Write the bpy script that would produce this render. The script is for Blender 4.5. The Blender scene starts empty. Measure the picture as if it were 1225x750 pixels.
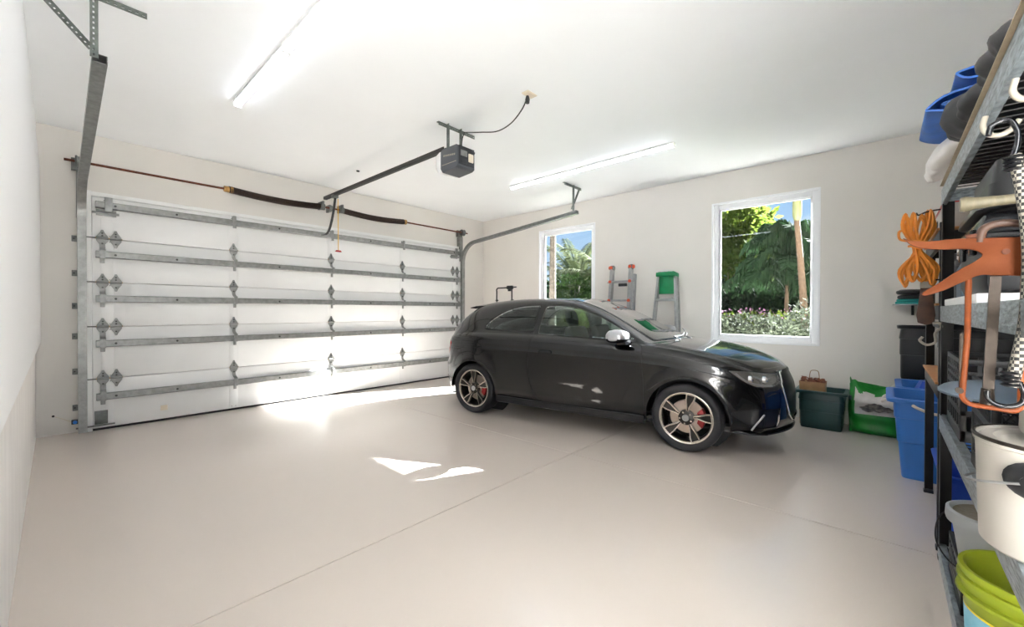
import bpy, bmesh, math, random
import numpy as np
from mathutils import Vector, Matrix
from mathutils.bvhtree import BVHTree

PI = math.pi
rnd = random.Random(7)
scn = bpy.context.scene
COL = scn.collection

# ------------------------------------------------------------------ materials
def lin(c):
    if isinstance(c, str):
        c = c.lstrip('#'); c = [int(c[i:i+2], 16)/255 for i in (0, 2, 4)]
    return tuple((x/12.92 if x <= .04045 else ((x+.055)/1.055)**2.4) for x in c) + (1.0,)

def mat(name, col, rough=.5, metal=0.0, var=0.0, vscale=8.0, bump=0.0, bscale=40.0, coat=0.0, spec=.5, col2=None,
        stretch=None, translucent=0.0):
    m = bpy.data.materials.new(name); m.use_nodes = True
    nt = m.node_tree; b = nt.nodes['Principled BSDF']
    b.inputs['Roughness'].default_value = rough; b.inputs['Metallic'].default_value = metal
    b.inputs['Specular IOR Level'].default_value = spec
    if coat: b.inputs['Coat Weight'].default_value = coat; b.inputs['Coat Roughness'].default_value = .03
    c = lin(col); b.inputs['Base Color'].default_value = c
    tc = nt.nodes.new('ShaderNodeTexCoord'); src = tc.outputs['Object']
    if stretch:
        mp = nt.nodes.new('ShaderNodeMapping'); mp.inputs['Scale'].default_value = stretch
        nt.links.new(src, mp.inputs['Vector']); src = mp.outputs['Vector']
    if var or col2:
        n = nt.nodes.new('ShaderNodeTexNoise'); n.inputs['Scale'].default_value = vscale; n.inputs['Detail'].default_value = 5
        nt.links.new(src, n.inputs['Vector'])
        r = nt.nodes.new('ShaderNodeValToRGB')
        c2 = lin(col2) if col2 else tuple(max(0, x*(1-var)) for x in c[:3]) + (1,)
        c1 = c if col2 else tuple(min(1, x*(1+var)) for x in c[:3]) + (1,)
        r.color_ramp.elements[0].position = .35; r.color_ramp.elements[1].position = .65
        r.color_ramp.elements[0].color = c2; r.color_ramp.elements[1].color = c1
        nt.links.new(n.outputs['Fac'], r.inputs['Fac']); nt.links.new(r.outputs['Color'], b.inputs['Base Color'])
    if bump:
        n = nt.nodes.new('ShaderNodeTexNoise'); n.inputs['Scale'].default_value = bscale; n.inputs['Detail'].default_value = 4
        nt.links.new(src, n.inputs['Vector'])
        bp = nt.nodes.new('ShaderNodeBump'); bp.inputs['Strength'].default_value = bump; bp.inputs['Distance'].default_value = .01
        nt.links.new(n.outputs['Fac'], bp.inputs['Height']); nt.links.new(bp.outputs['Normal'], b.inputs['Normal'])
    if translucent:
        t = nt.nodes.new('ShaderNodeBsdfTranslucent'); t.inputs['Color'].default_value = c
        mx = nt.nodes.new('ShaderNodeMixShader'); mx.inputs[0].default_value = translucent
        out = nt.nodes['Material Output']
        nt.links.new(b.outputs[0], mx.inputs[1]); nt.links.new(t.outputs[0], mx.inputs[2]); nt.links.new(mx.outputs[0], out.inputs[0])
        if var or col2: nt.links.new(r.outputs['Color'], t.inputs['Color'])
    return m

def glassmat(name, tint=(1, 1, 1), refl=1.0, rough=0.0, base=.04):
    """thin pane: straight-through transmission tinted, plus Fresnel mirror reflection"""
    m = bpy.data.materials.new(name); m.use_nodes = True
    nt = m.node_tree; nt.nodes.remove(nt.nodes['Principled BSDF']); out = nt.nodes['Material Output']
    t = nt.nodes.new('ShaderNodeBsdfTransparent'); t.inputs['Color'].default_value = (*tint, 1)
    g = nt.nodes.new('ShaderNodeBsdfGlossy'); g.inputs['Roughness'].default_value = rough
    lw = nt.nodes.new('ShaderNodeFresnel'); lw.inputs['IOR'].default_value = 1.45
    ml = nt.nodes.new('ShaderNodeMath'); ml.operation = 'MULTIPLY'; ml.inputs[1].default_value = refl
    nt.links.new(lw.outputs[0], ml.inputs[0])
    mx = nt.nodes.new('ShaderNodeMixShader')
    nt.links.new(ml.outputs[0], mx.inputs[0]); nt.links.new(t.outputs[0], mx.inputs[1]); nt.links.new(g.outputs[0], mx.inputs[2])
    nt.links.new(mx.outputs[0], out.inputs[0])
    return m

def emimat(name, col, strength):
    m = bpy.data.materials.new(name); m.use_nodes = True
    b = m.node_tree.nodes['Principled BSDF']; b.inputs['Base Color'].default_value = lin(col)
    b.inputs['Emission Color'].default_value = lin(col); b.inputs['Emission Strength'].default_value = strength
    return m

M = {}
M['wall'] = mat('wall_paint', '#e2ded8', .75, var=.02, vscale=1.5, bump=.08, bscale=60)
M['ceil'] = mat('ceiling_paint', '#f3f5f7', .6, var=.015, vscale=1.2, bump=.05, bscale=30)
M['plinth'] = mat('rendered_plinth', '#eae6e2', .8, var=.04, vscale=3, bump=.25, bscale=25, stretch=(1, 3, .6))
M['panel'] = mat('white_wall_panel', '#eeeeee', .5)
M['white'] = mat('white_paint', '#eeeeec', .45)
M['winframe'] = mat('window_white', '#f1f2f4', .35)
M['doorpanel'] = mat('door_white_steel', '#e6e6e5', .32, var=.015, vscale=3, bump=.03, bscale=15)
M['galv'] = mat('galvanised_steel', '#8f908e', .42, metal=.75, var=.14, vscale=22, bump=.05, bscale=90)
M['galvd'] = mat('galvanised_dark', '#6f716f', .45, metal=.75, var=.15, vscale=25)
M['rust'] = mat('rusty_steel', '#6a3b26', .75, metal=.3, var=.3, vscale=30)
M['spring'] = mat('spring_steel', '#3c3029', .55, metal=.6, var=.3, vscale=60)
M['brass'] = mat('brass_yellow', '#b98f57', .5, metal=.6, var=.25, vscale=40)
M['blacksteel'] = mat('black_steel', '#2b2a29', .45, metal=.2, var=.2, vscale=20)
M['bracket'] = mat('bracket_steel', '#6d746f', .5, metal=.55, var=.15, vscale=20)
M['opener'] = mat('opener_grey', '#4a4d52', .45)
M['openerd'] = mat('opener_dark', '#22242a', .4)
M['ivory'] = mat('ivory_plastic', '#d9cdb9', .5)
M['lens'] = mat('frosted_lens', '#e8e8e6', .3)
M['cord'] = mat('black_cord', '#1a1a1a', .5)
M['yellow'] = mat('yellow_rope', '#e9b72e', .6)
M['red'] = mat('red_plastic', '#b52a20', .4)
M['bolt'] = mat('bolt_dark', '#2c2b2a', .5, metal=.6)
M['lamp'] = emimat('tube_light', '#eaf1ff', 7.0)
M['fix'] = mat('batten_white', '#e9e9e7', .4)
M['blackpl'] = mat('black_plastic', '#17181a', .42, bump=.03, bscale=60)
M['blackgl'] = mat('black_gloss_plastic', '#101114', .2)
M['rackpost'] = mat('rack_post_black', '#2d2b29', .45, metal=.3, var=.15, vscale=15)
M['rackbeam'] = mat('hammered_grey', '#9aa3a8', .36, metal=.6, var=.35, vscale=45, stretch=(.5, 1, 2.4), bump=.5, bscale=60)
M['wire'] = mat('dark_wire', '#221f1c', .55, metal=.2, var=.2)
M['ply'] = mat('plywood', '#b07a49', .6, var=.18, vscale=10, stretch=(8, 1, 1))
M['cardb'] = mat('cardboard', '#b9aa90', .85, var=.08, vscale=30)
M['bluebin'] = mat('blue_plastic', '#3f7fd4', .38, var=.05, vscale=4, translucent=.15)
M['bluedark'] = mat('deep_blue_plastic', '#1d4fc0', .4)
M['tarp'] = mat('blue_tarp', '#1560b8', .38, var=.15, vscale=12, bump=.15, bscale=40)
M['whitebag'] = mat('white_bag', '#dedbd8', .5, bump=.3, bscale=14)
M['blackbag'] = mat('black_canvas', '#2d2d2f', .55, var=.15, vscale=10, bump=.08, bscale=25)
M['orange'] = mat('orange_cord', '#d8842c', .5, var=.1, vscale=30)
M['orangetool'] = mat('worn_orange_paint', '#6c3a1f', .6, spec=.1, var=.12, vscale=14, bump=.1, bscale=40, col2='#5c2c14')
M['copper'] = mat('orange_tube_paint', '#7d3f1e', .4, metal=0, spec=.2, var=.15, vscale=30)
M['flatbar'] = mat('worn_steel_bar', '#3a322b', .4, metal=.7, var=.25, vscale=40)
M['brown'] = mat('brown_wood', '#4d3426', .55, var=.3, vscale=15)
M['paleWood'] = mat('pale_wood', '#7f765f', .5, var=.12, vscale=12, stretch=(1, 6, 1))
M['bone'] = mat('bone_plastic', '#979083', .4)
M['greyblue'] = mat('grey_blue_plastic', '#5d6d7c', .45, var=.05)
M['bucketw'] = mat('white_bucket', '#b3aea5', .4, var=.03, vscale=5)
M['lime'] = mat('lime_plastic', '#97a524', .4, translucent=.15)
M['labelblue'] = mat('label_blue', '#5fb4d0', .45, col2='#8fc9de', vscale=14)
M['labelyel'] = mat('label_yellow', '#e8d02c', .45)
M['milky'] = mat('milky_plastic', '#b6babb', .35, translucent=.35)
M['foil'] = mat('foil', '#9a917f', .35, metal=.6, bump=.5, bscale=40)
M['greenpl'] = mat('green_plastic', '#0e7f4c', .42, var=.12, vscale=14)
M['alu'] = mat('aluminium', '#a9aaab', .38, metal=.7, var=.08, vscale=20)
M['oplastic'] = mat('orange_plastic', '#d8532c', .4)
M['tealtote'] = mat('teal_tote', '#0c3736', .38)
M['paper'] = mat('kraft_paper', '#93704d', .8, var=.12, vscale=12, bump=.3, bscale=14)
M['dryleaf'] = mat('dry_leaf', '#6b3a25', .8, var=.35, vscale=20)
M['bagwhite'] = mat('woven_white', '#c5c0bb', .55, var=.12, vscale=9, bump=.3, bscale=16)
M['baggreen'] = mat('bag_green', '#0c7d22', .35, var=.15, vscale=10, bump=.2, bscale=16)
M['print'] = mat('grey_print', '#6d6660', .6, var=.5, vscale=30)
M['teal'] = mat('teal_cloth', '#1f8f8c', .7)
M['rope'] = mat('white_rope', '#d9d3c8', .8, bump=.4, bscale=120)
M['blueclip'] = mat('bright_blue', '#1b74d8', .4)
M['ink'] = mat('black_ink', '#141414', .5)
M['purple'] = mat('purple_label', '#3d45a0', .4)
# floor with saw-cut joints modelled as real grooves; gloss coat
def floor_mat():
    m = mat('painted_concrete', '#d6cbc1', .22, coat=.4, var=.012, vscale=.7, spec=.45)
    b = m.node_tree.nodes['Principled BSDF']; b.inputs['Coat Roughness'].default_value = .14
    return m
M['floor'] = floor_mat()
M['joint'] = mat('joint_dirt', '#8d7a68', .8)
M['pane'] = glassmat('window_glass', (.97, .985, .98), .45)
# car
M['carpaint'] = mat('black_car_paint', '#050506', .25, coat=.85, spec=.25)
M['cartrim'] = mat('car_black_trim', '#101011', .35)
M['seal'] = mat('rubber_seal', '#0b0b0b', .55)
M['carglass'] = glassmat('car_glass_clear', (.86, .93, .90), .75)
M['cartint'] = glassmat('car_glass_tinted', (.60, .63, .62), .9)
M['wsglass'] = glassmat('windscreen_glass', (.74, .86, .82), 2.6)
M['lenscar'] = glassmat('lamp_lens', (.95, .96, .97), .5)
M['chrome'] = mat('chrome', '#dddddd', .12, metal=1)
M['silver'] = mat('satin_silver', '#b4b4b6', .28, metal=.8)
M['rimbright'] = mat('machined_alloy', '#c9bfb4', .25, metal=.85)
M['rimdark'] = mat('dark_alloy', '#36332f', .35, metal=.6)
M['disc'] = mat('brake_disc', '#b8a89a', .35, metal=.6)
M['caliper'] = mat('red_caliper', '#8d1a1c', .4)
M['tyre'] = mat('tyre_rubber', '#17161a', .65, bump=.1, bscale=40)
M['redlamp'] = mat('red_lamp_lens', '#c01c22', .15, coat=.6)
M['cabin'] = mat('cabin_black', '#141416', .7)
M['seatfab'] = mat('seat_grey', '#3b3735', .75, var=.08, vscale=20)
M['grille'] = mat('grille_black', '#0c0d10', .35)
M['lampdark'] = mat('lamp_housing', '#a8a39a', .35, metal=.6)
M['plate'] = mat('number_plate', '#d8d8d2', .4)
# garden
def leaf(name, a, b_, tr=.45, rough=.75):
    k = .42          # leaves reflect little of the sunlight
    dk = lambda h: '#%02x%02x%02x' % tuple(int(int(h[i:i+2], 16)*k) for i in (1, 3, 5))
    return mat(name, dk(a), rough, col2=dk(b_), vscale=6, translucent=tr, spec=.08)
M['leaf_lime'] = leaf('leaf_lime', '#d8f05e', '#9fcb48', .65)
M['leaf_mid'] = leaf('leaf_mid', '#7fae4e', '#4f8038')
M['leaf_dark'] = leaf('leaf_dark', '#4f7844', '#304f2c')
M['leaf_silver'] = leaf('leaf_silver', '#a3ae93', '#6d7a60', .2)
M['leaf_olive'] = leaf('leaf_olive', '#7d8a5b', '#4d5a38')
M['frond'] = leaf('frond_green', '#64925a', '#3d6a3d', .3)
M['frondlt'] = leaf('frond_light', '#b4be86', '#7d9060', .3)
M['flower'] = mat('pink_bract', '#9c6f8c', .6, var=.2, vscale=10, translucent=.3)
M['trunk'] = mat('palm_trunk', '#54402f', .85, var=.2, vscale=8, bump=.4, bscale=20, stretch=(1, 1, 6))
M['trunkgrey'] = mat('palm_trunk_grey', '#3c352d', .9, var=.35, vscale=14, bump=.6, bscale=25)
M['shaft'] = mat('crownshaft', '#6a6b45', .5, var=.12, vscale=6, stretch=(3, 3, .6))
M['bark'] = mat('bark', '#5d4a3a', .9, var=.25, vscale=15)
M['path'] = mat('added_bounce_concrete', '#e4e0d8', .8, var=.05, vscale=5, bump=.1, bscale=40)  # pale ground added out of view to bounce sunlight indoors
M['lawn'] = mat('lawn_grass', '#55703a', .9, var=.25, vscale=6, bump=.4, bscale=80)

# ------------------------------------------------------------------ geometry collector
def frame_from(t, hint=None):
    t = Vector(t).normalized()
    u = Vector(hint) if hint is not None else (Vector((0, 0, 1)) if abs(t.z) < .9 else Vector((1, 0, 0)))
    n = (u - t*u.dot(t))
    if n.length < 1e-6: n = t.orthogonal()
    n.normalize(); return n, t.cross(n)

class MB:
    def __init__(s): s.v = []; s.f = []; s.m = []; s.mats = []; s.cur = 0
    def use(s, m):
        if m not in s.mats: s.mats.append(m)
        s.cur = s.mats.index(m); return s
    def add(s, vs, fs):
        o = len(s.v); s.v += [tuple(v) for v in vs]
        for f in fs: s.f.append(tuple(i+o for i in f)); s.m.append(s.cur)
        return s
    def box(s, x0, x1, y0, y1, z0, z1, bev=0.0, T=None):
        bm = bmesh.new()
        c = [(x, y, z) for z in (z0, z1) for y in (y0, y1) for x in (x0, x1)]
        vs = [bm.verts.new(p) for p in c]
        for f in ((0, 2, 3, 1), (4, 5, 7, 6), (0, 1, 5, 4), (2, 6, 7, 3), (0, 4, 6, 2), (1, 3, 7, 5)): bm.faces.new([vs[i] for i in f])
        if bev: bmesh.ops.bevel(bm, geom=bm.edges[:], offset=min(bev, .45*min(x1-x0, y1-y0, z1-z0)), segments=2, affect='EDGES', profile=.5)
        return s.bm(bm, T)
    def bm(s, bm, T=None):
        bm.verts.index_update()
        vs = [(T @ v.co) if T else v.co.copy() for v in bm.verts]
        s.add(vs, [[v.index for v in f.verts] for f in bm.faces]); bm.free(); return s
    def prism(s, pts, axis, a, b, bev=0.0, T=None):
        """polygon in the plane normal to axis ('x': (y,z), 'y': (x,z), 'z': (x,y)), from a to b"""
        mk = {'x': lambda p, t: (t, p[0], p[1]), 'y': lambda p, t: (p[0], t, p[1]), 'z': lambda p, t: (p[0], p[1], t)}[axis]
        bm = bmesh.new(); n = len(pts)
        A = [bm.verts.new(mk(p, a)) for p in pts]; B = [bm.verts.new(mk(p, b)) for p in pts]
        bm.faces.new(A[::-1]); bm.faces.new(B)
        for i in range(n): bm.faces.new((A[i], A[(i+1) % n], B[(i+1) % n], B[i]))
        bmesh.ops.recalc_face_normals(bm, faces=bm.faces[:])
        if bev: bmesh.ops.bevel(bm, geom=bm.edges[:], offset=bev, segments=2, affect='EDGES', profile=.5)
        return s.bm(bm, T)
    def tube(s, path, r, n=8, cap=True, closed=False, hint=None):
        P = [Vector(p) for p in path]; k = len(P); R = r if isinstance(r, (list, tuple)) else [r]*k
        rings = []; nn = None
        for i in range(k):
            if closed: t = P[(i+1) % k]-P[i-1]
            else: t = P[min(i+1, k-1)]-P[max(i-1, 0)]
            if t.length < 1e-9: t = Vector((0, 0, 1))
            t.normalize()
            if nn is None: nn, b = frame_from(t, hint)
            else:
                nn = nn - t*nn.dot(t)
                if nn.length < 1e-6: nn, _ = frame_from(t)
                nn.normalize()
            b = t.cross(nn)
            rings.append([P[i]+(nn*math.cos(2*PI*j/n)+b*math.sin(2*PI*j/n))*R[i] for j in range(n)])
        vs = [v for r_ in rings for v in r_]; fs = []
        for i in range(k if closed else k-1):
            a = i*n; c = ((i+1) % k)*n
            for j in range(n): fs.append((a+j, a+(j+1) % n, c+(j+1) % n, c+j))
        if cap and not closed: fs += [tuple(range(n))[::-1], tuple((k-1)*n+j for j in range(n))]
        return s.add(vs, fs)
    def sweep(s, prof, path, side=(1, 0, 0), cap=True):
        """profile (a,b): a along side vector, b along normal (tangent x side)"""
        P = [Vector(p) for p in path]; k = len(P); S = Vector(side).normalized(); n = len(prof); vs = []; fs = []
        for i in range(k):
            t = (P[min(i+1, k-1)]-P[max(i-1, 0)]).normalized(); N = t.cross(S).normalized()
            vs += [P[i]+S*a+N*b for a, b in prof]
        for i in range(k-1):
            for j in range(n): fs.append((i*n+j, i*n+(j+1) % n, (i+1)*n+(j+1) % n, (i+1)*n+j))
        if cap: fs += [tuple(range(n))[::-1], tuple((k-1)*n+j for j in range(n))]
        return s.add(vs, fs)
    def lathe(s, prof, n=32, c=(0, 0, 0), axis='z', T=None, arc=2*PI):
        vs = []; fs = []; k = len(prof); full = abs(arc-2*PI) < 1e-6; m = n if full else n+1
        for j in range(m):
            a = arc*j/n; ca, sa = math.cos(a), math.sin(a)
            for r, z in prof:
                p = {'z': (r*ca, r*sa, z), 'y': (r*ca, z, r*sa), 'x': (z, r*ca, r*sa)}[axis]
                p = Vector(p); p = (T @ p) if T else p
                vs.append((p[0]+c[0], p[1]+c[1], p[2]+c[2]))
        for j in range(n):
            a = j*k; b = ((j+1) % m)*k
            for i in range(k-1): fs.append((a+i, b+i, b+i+1, a+i+1))
        return s.add(vs, fs)
    def cyl(s, c, r, h0, h1, axis='z', n=20, T=None): return s.lathe([(0, h0), (r, h0), (r, h1), (0, h1)], n, c, axis, T)
    def loft(s, rings, closed=True, cap=True):
        n = len(rings[0]); vs = [p for r in rings for p in r]; fs = []
        for i in range(len(rings)-1):
            for j in range(n if closed else n-1):
                fs.append((i*n+j, i*n+(j+1) % n, (i+1)*n+(j+1) % n, (i+1)*n+j))
        if cap and closed: fs += [tuple(range(n))[::-1], tuple((len(rings)-1)*n+j for j in range(n))]
        return s.add(vs, fs)
    def build(s, name, m=None, parent=None, smooth=30, merge=True, loc=None, recalc=True):
        me = bpy.data.meshes.new(name); me.from_pydata(s.v, [], s.f)
        ml = s.mats if s.mats else [m]
        for q in ml: me.materials.append(M[q] if isinstance(q, str) else q)
        me.polygons.foreach_set('material_index', s.m if s.mats else [0]*len(s.f))
        bm = bmesh.new(); bm.from_mesh(me)
        if merge: bmesh.ops.remove_doubles(bm, verts=bm.verts[:], dist=1e-5)
        if recalc: bmesh.ops.recalc_face_normals(bm, faces=bm.faces[:])
        bm.to_mesh(me); bm.free()
        return finish(name, me, parent, smooth, loc)

def finish(name, me, parent=None, smooth=30, loc=None):
    if smooth:
        me.polygons.foreach_set('use_smooth', [True]*len(me.polygons))
        if smooth < 180: me.set_sharp_from_angle(angle=math.radians(smooth))
    o = bpy.data.objects.new(name, me); COL.objects.link(o)
    if parent: o.parent = parent
    if loc: o.location = loc
    return o

def thing(name, label, cat, loc=(0, 0, 0), rz=0, group=None):
    o = bpy.data.objects.new(name, None); o.empty_display_size = .1; COL.objects.link(o)
    o.location = loc; o.rotation_euler = (0, 0, rz); o['label'] = label; o['category'] = cat
    if group: o['group'] = group
    return o
def tag(o, label, cat, group=None, kind=None):
    o['label'] = label; o['category'] = cat
    if group: o['group'] = group
    if kind: o['kind'] = kind
    return o
def struct(o, label=None, cat=None):
    o['kind'] = 'structure'
    if label: o['label'] = label; o['category'] = cat
    return o
def dup(root, loc, label, rz=None, group=None):
    r = root.copy(); COL.objects.link(r); r.location = loc; r['label'] = label
    if rz is not None: r.rotation_euler = (0, 0, rz)
    if group: r['group'] = group
    for ch in list(root.children):
        c = ch.copy(); COL.objects.link(c); c.parent = r
        for g in list(ch.children):
            d = g.copy(); COL.objects.link(d); d.parent = c
    return r
def arc(c, r, a0, a1, n, plane='yz', fixed=0):
    out = []
    for i in range(n+1):
        a = math.radians(a0+(a1-a0)*i/n); p, q = c[0]+r*math.cos(a), c[1]+r*math.sin(a)
        out.append({'yz': (fixed, p, q), 'xz': (p, fixed, q), 'xy': (p, q, fixed)}[plane])
    return out
def spline(pts, n=8):
    P = [np.array(p, float) for p in pts]; P = [2*P[0]-P[1]]+P+[2*P[-1]-P[-2]]; out = []
    for i in range(1, len(P)-2):
        for k in range(n):
            t = k/n; a, b, c, d = P[i-1], P[i], P[i+1], P[i+2]
            out.append(tuple(.5*(2*b+(c-a)*t+(2*a-5*b+4*c-d)*t*t+(3*b-a-3*c+d)*t**3)))
    out.append(tuple(P[-2])); return out
def text(s, size, m, parent, M4, name='lettering', ext=.0008):
    cu = bpy.data.curves.new(name, 'FONT'); cu.body = s; cu.size = size; cu.extrude = ext; cu.materials.append(M[m])
    tmp = bpy.data.objects.new(name, cu); COL.objects.link(tmp); bpy.context.view_layer.update()
    me = bpy.data.meshes.new_from_object(tmp); bpy.data.objects.remove(tmp)
    if not me.materials: me.materials.append(M[m])
    o = bpy.data.objects.new(name, me); COL.objects.link(o); o.parent = parent; o.matrix_local = M4
    return o

# ------------------------------------------------------------------ room shell
XL, XR, YB, YN, H = -.131, 5.821, 6.05, -.70, 3.031
TH = .2
ADDED_DOOR_X0, ADDED_DOOR_X1, ADDED_DOOR_Z = -.10, .97, 2.6
W = [(1, 3.477, 4.605, .85, 2.645), (2, .565, 1.70, .85, 2.635)]
# floor: slabs separated by saw cut joints
JX, JY, JW = 2.992, 2.008, .003
mb = MB(); mb.use('floor')
for x0, x1 in ((XL-TH, JX-JW), (JX+JW, XR+TH)):
    for y0, y1 in ((YN-TH, JY-JW), (JY+JW, YB+TH)):
        mb.box(x0, x1, y0, y1, -.12, 0)
mb.use('joint'); mb.box(XL-TH, XR+TH, YN-TH, YB+TH, -.14, -.0035)
struct(mb.build('floor', smooth=0, merge=False))
struct(MB().box(XL-TH, XR+TH, YN-TH, YB+TH, H, H+.15).build('ceiling', 'ceil', smooth=0))
struct(MB().box(XL-TH, XR+TH, YB, YB+TH, 0, H).build('wall_front', 'wall', smooth=0))
# unseen doorway added behind the camera to let the sun onto the left wall
struct(MB().box(ADDED_DOOR_X1, XR+TH, YN-TH, YN, 0, H).box(XL-TH, ADDED_DOOR_X0, YN-TH, YN, 0, H).box(ADDED_DOOR_X0, ADDED_DOOR_X1, YN-TH, YN, ADDED_DOOR_Z, H).build('wall_back', 'wall', smooth=0))
mb = MB()
ys = [YN, W[1][1], W[1][2], W[0][1], W[0][2], YB]
mb.box(XR, XR+TH, ys[0], ys[1], 0, H); mb.box(XR, XR+TH, ys[2], ys[3], 0, H); mb.box(XR, XR+TH, ys[4], ys[5], 0, H)
for _, a, b, z0, z1 in W: mb.box(XR, XR+TH, a, b, 0, z0); mb.box(XR, XR+TH, a, b, z1, H)
struct(mb.build('wall_right', 'wall', smooth=0))
mb = MB(); mb.box(XL-TH, XL, YN, YB, 0, H)
struct(mb.build('wall_left', 'plinth', smooth=0))
struct(MB().box(XL, XL+.035, YN+.004, YB-.004, .915, 2.62, .004).box(XL, XL+.012, YN+.004, YB-.004, 2.62, H-.002).build('trim_1', 'panel', smooth=30))
mb = MB()
mb.box(ADDED_DOOR_X1-.03, ADDED_DOOR_X1+.03, YN-TH-.01, YN+.015, 0, ADDED_DOOR_Z+.03, .004); mb.box(ADDED_DOOR_X0-.03, ADDED_DOOR_X0+.01, YN-TH-.01, YN+.015, 0, ADDED_DOOR_Z+.03, .004)
mb.box(ADDED_DOOR_X0-.03, ADDED_DOOR_X1+.03, YN-TH-.01, YN+.015, ADDED_DOOR_Z-.03, ADDED_DOOR_Z+.03, .004)
struct(mb.build('added_doorway_1', 'white'))
for n, a, b, z0, z1 in W:
    root = bpy.data.objects.new('window_%d' % n, None); COL.objects.link(root); root['kind'] = 'structure'
    root.location = (XR, (a+b)/2, z0)
    w, hh = (b-a)/2, z1-z0
    mb = MB(); fw = .07
    x0, x1 = .035, .095
    mb.box(x0, x1, -w, -w+fw, 0, hh, .006); mb.box(x0, x1, w-fw, w, 0, hh, .006)
    mb.box(x0, x1, -w+fw, w-fw, 0, fw, .006); mb.box(x0, x1, -w+fw, w-fw, hh-fw, hh, .006)
    mb.box(-.006, x0+.01, -w-.012, -w+.012, -.012, hh+.012, .003); mb.box(-.006, x0+.01, w-.012, w+.012, -.012, hh+.012, .003)
    mb.box(-.006, x0+.01, -w, w, -.012, .012, .003); mb.box(-.006, x0+.01, -w, w, hh-.012, hh+.012, .003)
    mb.build('window_frame', 'winframe', root)
    mb = MB(); g = .018
    for (p, q, r, t) in ((-w+fw, -w+fw+g, fw, hh-fw), (w-fw-g, w-fw, fw, hh-fw), (-w+fw, w-fw, fw, fw+g), (-w+fw, w-fw, hh-fw-g, hh-fw)): mb.box(.05, .08, p, q, r, t, .002)
    mb.build('window_bead', 'winframe', root)
    MB().box(.062, .068, -w+fw+.005, w-fw-.005, fw+.005, hh-fw-.005).build('pane', 'pane', root, smooth=0)

# ------------------------------------------------------------------ garage door
DX0, DX1, DF = .25, 5.13, 5.975       # door edges, inner face
gd = thing('garage_door', 'wide white sectional garage door with grey steel struts and rows of hinges', 'garage door', (2.69, 6.02, 0))
def G(mb, name, m=None, parent=None, **k):       # world-coordinates builder for children of gd
    mb.v = [(x-2.69, y-6.02, z) for x, y, z in mb.v]; return mb.build(name, m, parent or gd, **k)
joints = [.02, .525, 1.06, 1.515, 1.965, 2.39]
for a, b in zip(joints, joints[1:]):
    mb = MB(); mb.use('doorpanel'); mb.box(DX0, DX1, DF, DF+.045, a+.002, b-.002, .006)
    for x in (DX0+.11, 1.475, 2.683, 3.874, DX1-.11):        # flush stiles with rivets
        mb.use('doorpanel'); mb.box(x-.045, x+.045, DF-.002, DF+.002, a+.012, b-.012, .001)
        mb.use('bolt')
        for z in (a+.03, b-.03):
            for dx in (-.02, .02): mb.cyl((x+dx, DF-.002, z), .004, -.002, .001, 'y', 8)
    G(mb, 'door_section')
mb = MB(); mb.box(DX0, DX1, DF, DF+.04, 0, .024, .006); G(mb, 'bottom_seal', 'seal')
struts = [2.305, 1.80, 1.348, .888, .345]
for z in struts:
    mb = MB(); mb.use('galv'); x0, x1 = .275, 5.10
    prof = [(DF-.002, z-.034), (DF-.05, z-.034), (DF-.056, z-.028), (DF-.056, z+.028), (DF-.05, z+.034), (DF-.002, z+.034)]
    mb.prism(prof, 'x', x0, x1)
    mb.use('bolt')
    for x in (.42, .92, 1.98, 3.28, 4.4, 4.95): mb.cyl((x, DF-.0565, z), .011, -.003, .001, 'y', 10)
    G(mb, 'strut')
def hinge_mesh(w=.042, tail=True):
    """double-leaf hinge around the joint; local origin on the joint, door face at y=0"""
    mb = MB(); mb.use('galv')
    up = [(-.8*w, -.004), (-w, .010), (-.98*w, .022), (-.40*w, .062), (-.17*w, .09), (.17*w, .09), (.40*w, .062), (.98*w, .022), (w, .010), (.8*w, -.004)]
    mb.prism(up, 'y', -.013, -.004, .001)
    dn = [(-x, -z) for x, z in up]
    mb.prism(dn, 'y', -.011, -.003, .001)
    mb.cyl((0, -.017, .004), .011, -w*1.02, w*1.02, 'x', 12)
    mb.use('brass'); mb.cyl((0, -.018, .004), .0075, -w*1.1, w*1.1, 'x', 8)
    mb.use('bolt')
    for z in (.055, .03, -.05): mb.cyl((0, -.014, z), .008, -.004, .002, 'y', 8)
    mb.use('galv')
    return mb
def strap(mb, x, z0, z1, s=0, w=.018):        # S-shaped strap from hinge to strut and its tail below
    p = [(x, -.008, z0), (x+s*.2, -.012, z0-.03), (x+s, -.03, (z0+z1)/2), (x+s, -.06, z1+.05), (x+s, -.063, z1)]
    P = spline(p, 5)
    mb.use('galv'); mb.sweep([(-w, -.002), (w, -.002), (w, .002), (-w, .002)], P, (1, 0, 0))
    mb.box(x+s-w, x+s+w, -.062, -.056, z1-.04, z1+.045, .002)
    mb.box(x+s-w*.8, x+s+w*.8, -.012, -.001, z1-.085, z1-.03, .002)
first = None
for ji, zj in enumerate(joints[1:5]):
    zs = struts[4-ji]
    for x in (1.475, 2.683, 3.874):
        mb = hinge_mesh(); strap(mb, 0, -.06, zs-zj, .012)
        o = mb.build('hinge', None, gd); o.location = (x-2.69, DF-6.02, zj)
    for e, x in (('l', .325), ('r', 5.055)):
        s = 1 if e == 'l' else -1
        mb = hinge_mesh(.045); strap(mb, 0, -.06, zs-zj, 0, .022)
        mb.use('galvd'); mb.cyl((0, -.018, .004), .006, -.17 if s > 0 else -.03, .03 if s > 0 else .15, 'x', 8)
        o = mb.build('hinge', None, gd); o.location = (x-2.69, DF-6.02, zj)
        o2 = hinge_mesh(.045).build('hinge', None, gd); o2.location = (x+s*.1-2.69, DF-6.02, zj)
mb = MB(); mb.use('galv')
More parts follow.
